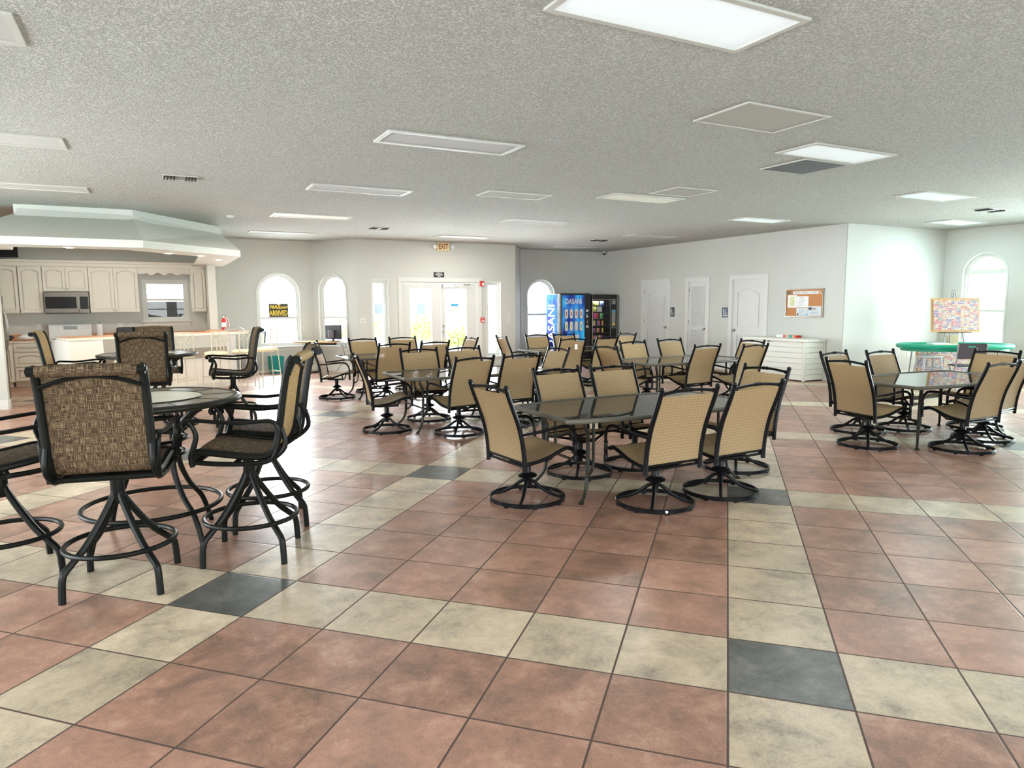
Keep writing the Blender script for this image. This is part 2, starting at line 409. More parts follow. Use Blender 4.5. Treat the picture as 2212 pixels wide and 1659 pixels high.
    def mesh(s, name, mats, smooth_deg=35):
        me = bpy.data.meshes.new(name); me.from_pydata(s.v, [], s.f)
        if s.uv:
            ul = me.uv_layers.new(name='uv')
            for k, p in enumerate(me.polygons):
                if k in s.uv:
                    for li, uvc in zip(p.loop_indices, s.uv[k]): ul.data[li].uv = uvc
        mats = mats if isinstance(mats, (list, tuple)) else [mats]
        for m_ in mats: me.materials.append(m_)
        for p, i in zip(me.polygons, s.mi): p.material_index = i; p.use_smooth = smooth_deg > 0
        me.update()
        if smooth_deg > 0:
            try: me.set_sharp_from_angle(angle=R(smooth_deg))
            except Exception: pass
        return me

def smooth(pts, rs, k, closed=False):
    out = []; ro = []; N = len(pts)
    rng = range(N) if closed else range(N - 1)
    for i in rng:
        p0 = pts[(i - 1) % N] if (closed or i > 0) else pts[0]; p1 = pts[i]; p2 = pts[(i + 1) % N]; p3 = pts[(i + 2) % N] if (closed or i < N - 2) else pts[-1]
        for j in range(k):
            t = j / k
            out.append(.5 * ((2 * p1) + (p2 - p0) * t + (2 * p0 - 5 * p1 + 4 * p2 - p3) * t * t + (3 * p1 - p0 - 3 * p2 + p3) * t ** 3))
            ro.append(rs[i] + (rs[(i + 1) % N] - rs[i]) * t)
    if not closed: out.append(pts[-1]); ro.append(rs[-1])
    return out, ro

def sm2(pts, k=5):
    a, _ = smooth([Vector((x, y, 0)) for x, y in pts], [0] * len(pts), k); return [(p.x, p.y) for p in a]

def add(name, mb, m, parent=None, bev=0, smooth_deg=35):
    me = mb.mesh(name, m, smooth_deg)
    o = bpy.data.objects.new(name, me); COL.objects.link(o)
    if parent is not None: o.parent = parent
    if bev:
        b = o.modifiers.new('bevel', 'BEVEL'); b.width = bev; b.segments = 2; b.limit_method = 'ANGLE'; b.angle_limit = R(50)
    return o

def tag(o, label, cat, group=None):
    o['label'] = label; o['category'] = cat
    if group: o['group'] = group
    return o

def thing(name, label, cat, loc=(0, 0, 0), rz=0, group=None):
    o = bpy.data.objects.new(name, None); COL.objects.link(o); o.empty_display_size = .1
    o.location = loc; o.rotation_euler = (0, 0, rz)
    return tag(o, label, cat, group)

def struct(name, mb, m, parent=None, bev=0, smooth_deg=35):
    o = add(name, mb, m, parent, bev, smooth_deg)
    if parent is None: o['kind'] = 'structure'
    return o

def dup(root, loc, rz, label, group=None):
    r_ = root.copy(); COL.objects.link(r_); r_.location = loc; r_.rotation_euler = (0, 0, rz); r_['label'] = label
    if group: r_['group'] = group
    for ch in list(root.children):
        c = ch.copy(); COL.objects.link(c); c.parent = r_
        for g_ in ch.children:
            d = g_.copy(); COL.objects.link(d); d.parent = c
    return r_

def flat(name, loops, t, mtx, m, parent=None, kind=None, bev=0):
    """2-D loops (first outer, others holes) extruded by t about the plane; local x,y -> mtx"""
    cu = bpy.data.curves.new(name, 'CURVE'); cu.dimensions = '2D'; cu.fill_mode = 'BOTH'; cu.extrude = t / 2; cu.resolution_u = 1
    for lp in loops:
        sp = cu.splines.new('POLY'); sp.points.add(len(lp) - 1)
        for p, q in zip(sp.points, lp): p.co = (q[0], q[1], 0, 1)
        sp.use_cyclic_u = True
    tmp = bpy.data.objects.new('tmp', cu); COL.objects.link(tmp)
    dg = bpy.context.evaluated_depsgraph_get(); dg.update()
    me = bpy.data.meshes.new_from_object(tmp.evaluated_get(dg)); me.name = name
    bpy.data.objects.remove(tmp); bpy.data.curves.remove(cu)
    me.transform(mtx); me.materials.clear(); me.materials.append(m)
    for p in me.polygons: p.use_smooth = False
    o = bpy.data.objects.new(name, me); COL.objects.link(o)
    if parent is not None: o.parent = parent
    if kind: o['kind'] = kind
    if bev:
        b = o.modifiers.new('bevel', 'BEVEL'); b.width = bev; b.segments = 2; b.limit_method = 'ANGLE'; b.angle_limit = R(50)
    return o

def text(name, body, size, mtx, m, parent=None, extrude=.002, bold=0.0, sx_=1.0, shear=0.0, align='CENTER'):
    cu = bpy.data.curves.new(name, 'FONT'); cu.body = body; cu.size = size; cu.extrude = extrude; cu.align_x = align; cu.align_y = 'CENTER'
    cu.offset = bold; cu.shear = shear; cu.resolution_u = 3
    tmp = bpy.data.objects.new('tmp', cu); COL.objects.link(tmp)
    dg = bpy.context.evaluated_depsgraph_get(); dg.update()
    me = bpy.data.meshes.new_from_object(tmp.evaluated_get(dg)); me.name = name
    bpy.data.objects.remove(tmp); bpy.data.curves.remove(cu)
    me.transform(mtx @ Matrix.Diagonal((sx_, 1, 1, 1))); me.materials.clear(); me.materials.append(m)
    o = bpy.data.objects.new(name, me); COL.objects.link(o)
    if parent is not None: o.parent = parent
    return o

def frame(o, xdir, normal=None):
    """matrix: local x -> xdir (horizontal), local y -> world z, local z -> xdir x z"""
    x = Vector(xdir).normalized(); y = Vector((0, 0, 1)); z = x.cross(y)
    return Matrix(((x.x, y.x, z.x, o[0]), (x.y, y.y, z.y, o[1]), (x.z, y.z, z.z, o[2]), (0, 0, 0, 1)))

def rect(x0, x1, z0, z1): return [(x0, z0), (x1, z0), (x1, z1), (x0, z1)]
def arch(x0, x1, z0, z1, n=24):
    """rectangle with a half-round top, crown at z1"""
    r = (x1 - x0) / 2; cx = (x0 + x1) / 2; zc = z1 - r
    return [(x0, z0), (x1, z0)] + [(cx + r * math.cos(PI * i / n), zc + r * math.sin(PI * i / n)) for i in range(n + 1)]
def inset_arch(x0, x1, z0, z1, d, db=None): return arch(x0 + d, x1 - d, z0 + (d if db is None else db), z1 - d)
def disc(cx, cz, r, n=20): return [(cx + r * math.cos(2 * PI * i / n), cz + r * math.sin(2 * PI * i / n)) for i in range(n)]

# ================================================================ THE ROOM
WT = .16
def wall(name, p0, p1, openings, m=None, h=H):
    """p0->p1 runs left to right seen from inside; openings: 2-D loops (distance along wall, height)"""
    d = Vector((p1[0] - p0[0], p1[1] - p0[1], 0)); L = d.length; n = d.normalized().cross(Vector((0, 0, 1)))
    fr = frame((p0[0] - n.x * WT / 2, p0[1] - n.y * WT / 2, 0), d)
    o = flat(name, [rect(0, L, 0, h)] + openings, WT, fr, m or MT['wall'], kind='structure')
    return frame((p0[0], p0[1], 0), d)          # frame on the inner face, z towards the room

struct('floor', MB().box(-6.9, 13.6, -5.1, 15.5, -.08, 0), MT['floor'], smooth_deg=0)
struct('ceiling', MB().box(-6.95, 13.65, -5.15, 15.55, H, H + .12), MT['ceiling'], smooth_deg=0)
struct('ground_outside', MB().box(-40, 45, -40, 50, -.2, -.09), MT['pave'], smooth_deg=0)

W1 = (5.54, 6.52, .62, 2.36)      # arch by the mail sign (distance from u=-5.3)
f_kit = wall('wall_kitchen', (-5.3, 15.39), (1.55, 15.39), [rect(3.16, 4.04, 1.28, 2.16), arch(*W1)])
SB = (.18, 1.05, .62, 2.34)
f_bay = wall('wall_bay_left', (1.55, 15.39), (2.32, 14.26), [arch(*SB)])
f_ent = wall('wall_entry', (2.32, 14.26), (6.58, 14.26), [rect(.37, .77, .22, 2.19), rect(3.43, 3.82, .25, 2.17), [(1.13, 0), (3.17, 0), (3.17, 2.16), (1.13, 2.16)]])
wall('wall_bay_right', (6.58, 14.26), (7.35, 15.39), [])
SV = (.21, 1.13, .62, 2.30)
f_ven = wall('wall_vending', (7.35, 15.39), (10.22, 15.39), [arch(*SV)])
f_res = wall('wall_restroom', (10.22, 15.39), (10.22, 7.172), [rect(1.94, 2.95, .0, 2.15), rect(3.74, 4.40, .0, 2.15), rect(5.25, 6.22, .0, 2.15)])
f_bri = wall('wall_alcove', (10.235, 7.16), (13.49, 7.16), [])
SR = (.41, 1.28, .60, 2.60)
f_rig = wall('wall_right', (13.49, 7.16), (13.49, -5.0), [arch(*SR), rect(2.3, 4.3, .5, 2.45), rect(4.7, 6.7, .5, 2.45), rect(7.1, 9.1, .5, 2.45)])
f_bac = wall('wall_back', (13.49, -5.0), (-6.8, -5.0), [rect(8.6, 11.4, .5, 2.5), rect(11.7, 14.4, .5, 2.5), rect(14.7, 17.4, .5, 2.5)])  # unseen openings, cut to admit the back fill
f_lef = wall('wall_left', (-6.8, -5.0), (-6.8, 11.27), [rect(3.7, 6.7, .5, 2.5), rect(7.2, 10.2, .5, 2.5), rect(10.9, 14.1, .5, 2.5)])  # unseen openings, added to admit the left fill
f_kil = wall('wall_kitchen_side', (-5.3, 11.2), (-5.3, 15.39), [])
struct('wall_kitchen_stub', MB().box(-6.8, -4.08, 11.19, 11.33, 0, H), MT['wall'], smooth_deg=0)
struct('wall_kitchen_end', MB().box(-.88, -.72, 14.4, 15.39, 0, 2.475), MT['hood'], smooth_deg=0)

def base(name, p0, p1, gaps=()):
    d = Vector((p1[0] - p0[0], p1[1] - p0[1], 0)); L = d.length; fr = frame((p0[0], p0[1], 0), d); mb = MB()
    s = 0
    for a, b in list(gaps) + [(L, L)]:
        if a > s:
            mb.add([fr @ Vector(v) for v in MB().box(s, a, 0, .13, 0, .016).v], [(0, 3, 2, 1), (4, 5, 6, 7), (0, 1, 5, 4), (1, 2, 6, 5), (2, 3, 7, 6), (3, 0, 4, 7)])
            mb.add([fr @ Vector(v) for v in MB().box(s, a, .13, .145, 0, .009).v], [(0, 3, 2, 1), (4, 5, 6, 7), (0, 1, 5, 4), (1, 2, 6, 5), (2, 3, 7, 6), (3, 0, 4, 7)])
        s = b
    struct(name, mb, MT['trim'], smooth_deg=0)
base('baseboard_front', (-.7, 15.39), (1.55, 15.39)); base('baseboard_bay', (1.55, 15.39), (2.32, 14.26))
base('baseboard_entry', (2.32, 14.26), (6.58, 14.26), [(1.03, 3.27)])
base('baseboard_vending', (7.35, 15.39), (10.22, 15.39)); base('baseboard_restroom', (10.22, 15.39), (10.22, 7.16), [(1.83, 3.03), (3.62, 4.5), (5.14, 6.31)])
base('baseboard_alcove', (10.22, 7.16), (13.49, 7.16)); base('baseboard_right', (13.49, 7.16), (13.49, -5)); base('baseboard_back', (13.49, -5), (-6.8, -5)); base('baseboard_left', (-6.8, -5), (-6.8, 11.19))
base('baseboard_stub', (-6.8, 11.19), (-4.08, 11.19)); base('baseboard_stub_end', (-4.08, 11.19), (-4.08, 11.33))

def window(name, fr, loopf, x0, x1, z0, z1, rails=(), depth=-.10, sill=True, reveal=True):
    mk = lambda dz: fr @ Matrix.Translation((0, 0, dz))
    is_arch = loopf is arch
    ins = (lambda d: inset_arch(x0, x1, z0, z1, d)) if is_arch else (lambda d: rect(x0 + d, x1 - d, z0 + d, z1 - d))
    fo = flat(name, [ins(0), ins(.045)], .06, mk(depth), MT['trim'], kind='structure')
    flat('sash', [ins(.045), ins(.075)], .035, mk(depth - .015), MT['trim'], fo)
    if reveal: flat('casing', [ins(-.022), ins(.004)], .012, mk(.006), MT['trim'], fo)
    for zr, hh in rails:
        a, b = x0 + .04, x1 - .04
        flat('meeting_rail', [rect(a, b, zr - hh / 2, zr + hh / 2)], .05, mk(depth), MT['trim'], fo)
    flat('pane', [ins(.06)], .005, mk(depth - .02), MT['glass'], fo)
    if sill:
        b_ = MB().box(x0 - .06, x1 + .06, z0 - .03, z0, -.03, .07).box(x0 - .03, x1 + .03, z0 - .11, z0 - .03, 0, .014).xf(fr)
        add('sill', b_, MT['trim'], fo, bev=.004)
    return fo
window('window_1', f_kit, arch, *W1, rails=[(1.30, .05)])
window('window_2', f_bay, arch, *SB, rails=[(1.30, .05)])
window('window_3', f_ven, arch, *SV, rails=[(1.30, .05)])
window('window_4', f_rig, arch, *SR, rails=[(1.40, .05), (2.22, .10)])
window('window_5', f_kit, rect, 3.16, 4.04, 1.28, 2.16, rails=[(1.74, .05)])
for i, (a, b) in enumerate([(.37, .77), (3.43, 3.82)]):
    window('window_%d' % (6 + i), f_ent, rect, a, b, .22 if i == 0 else .25, 2.19 if i == 0 else 2.17, depth=-.11)
k = 8
for fr, ops in ((f_rig, [(2.3, 4.3), (4.7, 6.7), (7.1, 9.1)]), (f_bac, [(8.6, 11.4), (11.7, 14.4), (14.7, 17.4)]), (f_lef, [(3.7, 6.7), (7.2, 10.2), (10.9, 14.1)])):  # back and left sets frame the added fill openings
    for a, b in ops:
        window('window_%d' % k, fr, rect, a, b, .5, 2.45 if fr is f_rig else 2.5, rails=[(1.45, .05)]); k += 1
# dark insect screen in the lower half of the kitchen window
scr = flat('window_screen', [rect(3.225, 3.975, 1.335, 1.70)], .004, f_kit @ Matrix.Translation((0, 0, -.145)), plain('grey_screen', (.07, .075, .08), .6))
tag(scr, 'dark grey film panel filling the lower half of the kitchen window', 'window screen')

# ---------------- entrance double doors
def casing(fr, x0, x1, z1, w=.10, z0=0.0):
    o = flat('trim_1', [[(x0 - w, z0), (x0, z0), (x0, z1), (x1, z1), (x1, z0), (x1 + w, z0), (x1 + w, z1 + w), (x0 - w, z1 + w)]], .024, fr @ Matrix.Translation((0, 0, .012)), MT['trim'], kind='structure', bev=.006)
    return o
c_ = casing(f_ent, 1.13, 3.17, 2.16)
flat('door_jamb', [[(1.13, 0), (1.165, 0), (1.165, 2.125), (3.135, 2.125), (3.135, 0), (3.17, 0), (3.17, 2.16), (1.13, 2.16)]], .15, f_ent @ Matrix.Translation((0, 0, -.078)), MT['trim'], c_)
def knob(parent, fr, x, z, dz=.0, s=1.0, m='chrome', deadbolt=False):
    b = MB().lathe([(.03, 0), (.032, .006), (.012, .012), (.011, .035), (.026, .045), (.030, .058), (.022, .07), (.0, .074)], 20)
    o = add('knob', b.xf(fr @ Matrix.Translation((x, z, dz)) @ Matrix.Scale(s, 4)), MT[m], parent)
    if deadbolt: add('deadbolt', MB().lathe([(.03, 0), (.03, .02), (.012, .024), (.012, .04), (0, .041)], 20).xf(fr @ Matrix.Translation((x, z + .13, dz))), MT[m], parent)
for i, (a, b, gx) in enumerate([(1.17, 2.145, (1.33, 1.90)), (2.155, 3.13, (2.26, 2.85))]):
    dz = -.05
    dr = flat('door_%d' % (i + 1), [rect(a, b, .01, 2.12), rect(gx[0], gx[1], .25, 2.0)], .045, f_ent @ Matrix.Translation((0, 0, dz)), MT['door'], kind='structure', bev=.003)
    flat('glazing_bead', [rect(gx[0] - .03, gx[1] + .03, .22, 2.03), rect(gx[0] + .005, gx[1] - .005, .255, 1.995)], .058, f_ent @ Matrix.Translation((0, 0, dz)), MT['trim'], dr)
    flat('pane', [rect(gx[0], gx[1], .25, 2.0)], .006, f_ent @ Matrix.Translation((0, 0, dz)), MT['glass'], dr)
    if i == 1:
        knob(dr, f_ent, 2.205, .93, dz + .022, deadbolt=True)
        add('closer_box', MB().box(2.19, 2.50, 2.03, 2.10, -.03, .035).xf(f_ent), MT['appl'], dr, bev=.008)
        add('closer_bracket', MB().box(2.165, 2.19, 2.03, 2.10, -.03, .02).xf(f_ent), MT['chrome'], dr)
        add('closer_arm', MB().tube([(2.48, 2.08, .03), (2.70, 2.085, .16), (2.92, 2.10, .06)], .012, 6).xf(f_ent), MT['chrome'], dr)
# a flat bright notice taped in each glass of the entrance
def poster(name, fr, x0, x1, z0, z1, dz, m, label, cat='notice', bars=()):
    o = flat(name, [rect(x0, x1, z0, z1)], .003, fr @ Matrix.Translation((0, 0, dz)), MT[m]); tag(o, label, cat)
    for (a, b, c, d, mm) in bars: flat('print', [rect(a, b, c, d)], .002, fr @ Matrix.Translation((0, 0, dz + .003)), MT[mm], o)
    return o
MT['notice'] = plain('sheer_notice', (.62, .80, .95), .6); MT['noticeblue'] = plain('notice_header', (.05, .45, .80), .6)
poster('notice', f_ent, .46, .67, 1.38, 1.62, -.085, 'notice', 'pale blue notice sheet in the left sidelight glass')
poster('notice', f_ent, 1.52, 1.73, 1.35, 1.62, -.04, 'notice', 'pale blue notice on the left entrance door glass')
poster('notice', f_ent, 2.43, 2.63, 1.35, 1.62, -.04, 'paper', 'white notice with blue header on the right entrance door glass', bars=[(2.43, 2.63, 1.56, 1.62, 'noticeblue')])

# ---------------- restroom and closet doors
def panel_door(n, fr, x0, x1, z1, knob_left, arched=True, louver=False, dz=-.035):
    m_ = .14
    def DC(d):
        a, b, lo, hi = x0 + m_ + d, x1 - m_ - d, 1.02 + d, z1 - .30 - d
        return [(a, lo), (b, lo), (b, hi)] + [(b + (a - b) * i / 16, hi + .085 * math.sin(PI * i / 16) ** 2) for i in range(1, 16)] + [(a, hi)]
    dr = flat('door_%d' % n, [rect(x0 + .004, x1 - .004, .008, z1 - .004)] + ([] if louver else [DC(0), rect(x0 + m_, x1 - m_, .22, .86)]), .04, fr @ Matrix.Translation((0, 0, dz)), MT['door'], kind='structure')
    T = fr @ Matrix.Translation((0, 0, dz + .0225))
    if not louver:
        TB_ = fr @ Matrix.Translation((0, 0, dz - .006))
        flat('panel_back', [rect(x0 + m_ - .02, x1 - m_ + .02, .2, 1.98)], .012, TB_, MT['door'], dr)
        flat('raised_panel', [DC(.035)], .022, fr @ Matrix.Translation((0, 0, dz + .006)), MT['door'], dr, bev=.009)
        flat('raised_panel', [rect(x0 + m_ + .035, x1 - m_ - .035, .255, .825)], .022, fr @ Matrix.Translation((0, 0, dz + .006)), MT['door'], dr, bev=.009)
    else:
        for lo, hi in ((1.05, z1 - .12), (.2, .93)):
            mb = MB(); z = lo
            while z < hi:
                mb.obox((0, 0, 0), (1, 1, 1)) if False else mb.add([T @ Vector(v) for v in MB().obox(((x0 + x1) / 2, z, .004), (x1 - x0 - .2, .03, .006), 0, R(35)).v], [(0, 3, 2, 1), (4, 5, 6, 7), (0, 1, 5, 4), (1, 2, 6, 5), (2, 3, 7, 6), (3, 0, 4, 7)])
                z += .034
            add('louvre', mb, MT['door'], dr, smooth_deg=0)
            flat('panel_molding', [rect(x0 + .08, x1 - .08, lo - .03, hi + .01), rect(x0 + .10, x1 - .10, lo - .015, hi - .005)], .02, T, MT['door'], dr)
    knob(dr, fr, x0 + .065 if knob_left else x1 - .065, .96, dz + .02)
    hx = x1 - .004 if knob_left else x0 + .004
    for hz in (.25, 1.12, 1.93): add('hinge', MB().box(hx - .012, hx + .012, hz - .045, hz + .045, dz + .015, dz + .03).xf(fr), MT['chrome'], dr)
    flat('trim_%d' % n, [[(x0 - .11, 0), (x0, 0), (x0, z1), (x1, z1), (x1, 0), (x1 + .11, 0), (x1 + .11, z1 + .10), (x0 - .11, z1 + .10)]], .026, fr @ Matrix.Translation((0, 0, .013)), MT['trim'], kind='structure', bev=.006)
    flat('jamb', [[(x0 - .01, 0), (x0 + .003, 0), (x0 + .003, z1 - .003), (x1 - .003, z1 - .003), (x1 - .003, 0), (x1 + .01, 0), (x1 + .01, z1 + .005), (x0 - .01, z1 + .005)]], .13, fr @ Matrix.Translation((0, 0, -.066)), MT['trim'], dr)
panel_door(3, f_res, 1.95, 2.94, 2.14, False); panel_door(4, f_res, 3.75, 4.39, 2.14, False, louver=True); panel_door(5, f_res, 5.26, 6.21, 2.14, True)

# ---------------- soffit over the bar
def soffit():
    outer = [(-4.4, 11.19), (-4.4, 9.96), (-2.06, 9.96), (-.52, 11.45), (-.52, 15.39)]
    upper = [(-3.76, 11.19), (-3.76, 10.89), (-2.18, 10.89), (-.70, 12.89), (-.70, 15.39)]
    inner = [(-3.85, 11.19), (-3.85, 10.5), (-2.3, 10.5), (-1.15, 11.7), (-1.15, 15.39)]
    innr2 = [(-3.70, 11.19), (-3.70, 10.93), (-2.2, 10.95), (-.78, 12.93), (-.78, 15.39)]
    rows = [(innr2, H), (inner, 2.475), (outer, 2.475), (outer, 2.585), (upper, 3.0), (upper, H)]
    mb = MB(); n = 5
    vs = [(x, y, z) for P_, z in rows for x, y in P_]
    fs = [(r_ * n + i, r_ * n + i + 1, (r_ + 1) * n + i + 1, (r_ + 1) * n + i) for r_ in range(5) for i in range(n - 1)]
    mb.add(vs, fs)
    struct('ceiling_soffit', mb, MT['hood'], smooth_deg=0)
soffit()
for i, (x, y, lab) in enumerate([(-3.03, 10.27, 'recessed can light glowing at the left under the bar soffit'), (-1.70, 10.98, 'recessed can light under the angled soffit edge, left of two near the corner'), (-1.18, 11.38, 'recessed can light under the angled soffit edge, beside the white post'), (-.80, 12.45, 'recessed can light at the right end of the bar soffit')]):
    t = thing('recessed_light', lab, 'ceiling light', (x, y, 2.475), 0, 'can lights under the soffit')
    add('trim_ring', MB().lathe([(.062, -.004), (.085, -.008), (.088, -.001), (.062, .0)], 24), MT['trim'], t)
    add('lamp', MB().lathe([(0, -.014), (.04, -.012), (.062, -.002), (.062, .0), (0, .0)], 20), MT['can'], t)
    l = bpy.data.lights.new('can_spot', 'SPOT'); l.energy = 34; l.color = (1, .78, .52); l.spot_size = R(150); l.spot_blend = .6; l.shadow_soft_size = .05
    lo = bpy.data.objects.new('can_spot', l); COL.objects.link(lo); lo.parent = t; lo.location = (0, 0, -.03)
l = bpy.data.lights.new('kitchen_fill', 'AREA'); l.shape = 'RECTANGLE'; l.size = 1.2; l.size_y = .5; l.energy = 42; l.color = (1, .92, .80)  # added fill over the kitchen, no lamp body built
lo = bpy.data.objects.new('kitchen_fill_light', l); COL.objects.link(lo); lo.location = (-3.0, 13.0, H - .05)

# ---------------- ceiling fixtures
def troffer(u0, u1, v0, v1, m, label, z=H):
    t = thing('ceiling_light', label, 'ceiling light', ((u0 + u1) / 2, (v0 + v1) / 2, z), 0, 'fluorescent ceiling panels')
    w, d = (u1 - u0) / 2, (v1 - v0) / 2; Mx = Matrix(((1, 0, 0, 0), (0, 1, 0, 0), (0, 0, 1, -.006), (0, 0, 0, 1)))
    flat('frame', [rect(-w, w, -d, d), rect(-w + .04, w - .04, -d + .04, d - .04)], .018, Mx, MT['troffer_frame'], t, bev=.003)
    flat('diffuser', [rect(-w + .035, w - .035, -d + .035, d - .035)], .004, Matrix.Translation((0, 0, -.004)), MT[m], t)
    W_ = {'diff_on': (18, (.90, .97, 1.0)), 'diff_cyan': (20, (.72, .96, 1.0)), 'diff_warm': (32, (1.0, .98, .92))}.get(m)
    if W_ and v0 > 2:      # area fill added under glowing lenses, lifting the far walls
        l = bpy.data.lights.new('troffer_fill', 'AREA'); l.shape = 'RECTANGLE'; l.size = 2 * w - .1; l.size_y = 2 * d - .1; l.energy = W_[0]; l.color = W_[1]
        lo = bpy.data.objects.new('troffer_fill', l); COL.objects.link(lo); lo.parent = t; lo.location = (0, 0, -.018)
TR = [(-.10, 1.27, .78, 1.34, 'diff_on', 'large bluish lit ceiling panel nearest overhead'),
 (-.06, 1.32, 4.12, 4.60, 'diff_off', 'unlit ceiling panel, second in the row left of centre'),
 (-.10, 1.24, 7.15, 7.62, 'diff_off', 'unlit ceiling panel, third in the row left of centre'),
 (-.10, 1.24, 10.22, 10.72, 'diff_warm', 'dim warm ceiling panel in the row towards the arched mail window'),
 (-.10, 1.20, 13.33, 13.78, 'diff_off', 'thin-looking ceiling panel closest to the arched mail window'),
 (3.80, 5.05, 2.76, 3.27, 'diff_on', 'bright white ceiling panel beside the dark return grille'),
 (3.85, 5.12, 6.10, 6.58, 'diff_warm', 'pale ceiling panel touching the smaller square plate at mid room'),
 (3.86, 5.14, 9.28, 9.76, 'diff_off', 'faint ceiling panel above the far glass tables'),
 (3.82, 5.12, 12.55, 13.05, 'diff_warm', 'ceiling panel just in front of the exit sign'),
 (7.72, 8.92, 4.07, 4.56, 'diff_cyan', 'bright cyan-white ceiling panel near the right window wall'),
 (7.60, 8.78, 7.30, 7.75, 'diff_on', 'lit ceiling panel before the corner of the restroom wall'),
 (7.68, 8.90, 10.55, 11.08, 'diff_off', 'grey ceiling panel above the restroom doors'),
 (7.72, 8.92, 13.88, 14.20, 'diff_off', 'grey ceiling panel over the vending machines'),
 (11.45, 12.65, 5.88, 6.40, 'diff_cyan', 'cyan ceiling panel in the alcove above the puzzle easel'),
 (-3.90, -2.65, 5.75, 6.25, 'diff_off', 'grey ceiling panel at the left edge, middle of three'),
 (-3.90, -2.66, 8.75, 9.20, 'diff_off', 'grey ceiling panel at the left edge nearest the soffit'),
 (-3.80, -2.58, 2.65, 3.16, 'diff_off', 'grey ceiling panel at the left edge, closest of three')]
for a in TR: troffer(*a)
def plate(u0, u1, v0, v1, m, label, cat, slats=0, name='ceiling_vent'):
    t = thing(name, label, cat, ((u0 + u1) / 2, (v0 + v1) / 2, H), 0)
    w, d = (u1 - u0) / 2, (v1 - v0) / 2
    flat('frame', [rect(-w, w, -d, d), rect(-w + .025, w - .025, -d + .025, d - .025)], .012, Matrix.Translation((0, 0, -.006)), MT['troffer_frame'], t)
    flat('face', [rect(-w + .022, w - .022, -d + .022, d - .022)], .004, Matrix.Translation((0, 0, -.003)), MT[m], t)
    if slats:
        mb = MB()
        for i in range(slats):
            y = -d + .04 + (2 * d - .08) * i / (slats - 1); mb.obox((0, y, -.012), (2 * w - .05, .012, .004), 0, R(35))
        add('slat', mb, MT['ventgrey'], t, smooth_deg=0)
plate(2.16, 3.11, 2.07, 2.69, 'accesspanel', 'plain smooth grey square return panel on the ceiling', 'vent')
plate(4.33, 5.04, 3.32, 3.96, 'ventdark', 'dark louvred return grille on the ceiling beside the bright panel', 'vent', 22)
plate(4.30, 5.02, 5.32, 5.92, 'accesspanel', 'small pale square ceiling plate overlapping the mid room light', 'vent')
plate(2.16, 3.16, 6.67, 7.12, 'accesspanel', 'narrow warm-toned ceiling plate at mid room', 'vent')
def register(x, y, w, d, label):
    t = thing('ceiling_register', label, 'vent', (x, y, H), 0, 'air supply registers')
    add('frame', MB().box(-w, w, -d, d, -.012, 0), MT['troffer_frame'], t, bev=.003)
    for q in (-1, 1):
        mb = MB()
        for i in range(4): mb.box(q * w * .62 - .06 + i * .035, q * w * .62 - .045 + i * .035, -d * .8, d * .8, -.030, -.012)
        add('louvre', mb, MT['ventdark'], t, smooth_deg=0)
    add('slot', MB().box(-w * .38, w * .38, -d * .7, d * .7, -.02, -.012), MT['ventgrey'], t)
register(-1.61, 7.42, .19, .13, 'supply register with dark slots in front of the kitchen soffit')
register(10.62, 4.78, .30, .14, 'supply register near the right window wall ceiling')
register(2.15, 11.75, .18, .14, 'small dark supply register above the far left tables')
register(7.74, 12.10, .20, .14, 'small dark supply register before the vending machines')
sd = add('smoke_detector', MB().lathe([(0, -.035), (.05, -.033), (.062, -.02), (.065, 0)], 20), MT['trim']); sd.location = (-.71, 10.95, H); tag(sd, 'small white round detector on the ceiling near the soffit corner', 'detector')
cm = thing('security_camera', 'small black dome camera at the ceiling corner above the vending machines', 'camera', (10.12, 15.25, H - .09))
add('mount', MB().lathe([(.055, .09), (.055, .06), (.05, .055), (0, .055)], 20), MT['trim'], cm)
add('dome', MB().lathe([(.045, .06), (.045, .03), (.03, .005), (0, -.002)], 20), MT['darkglass'], cm)

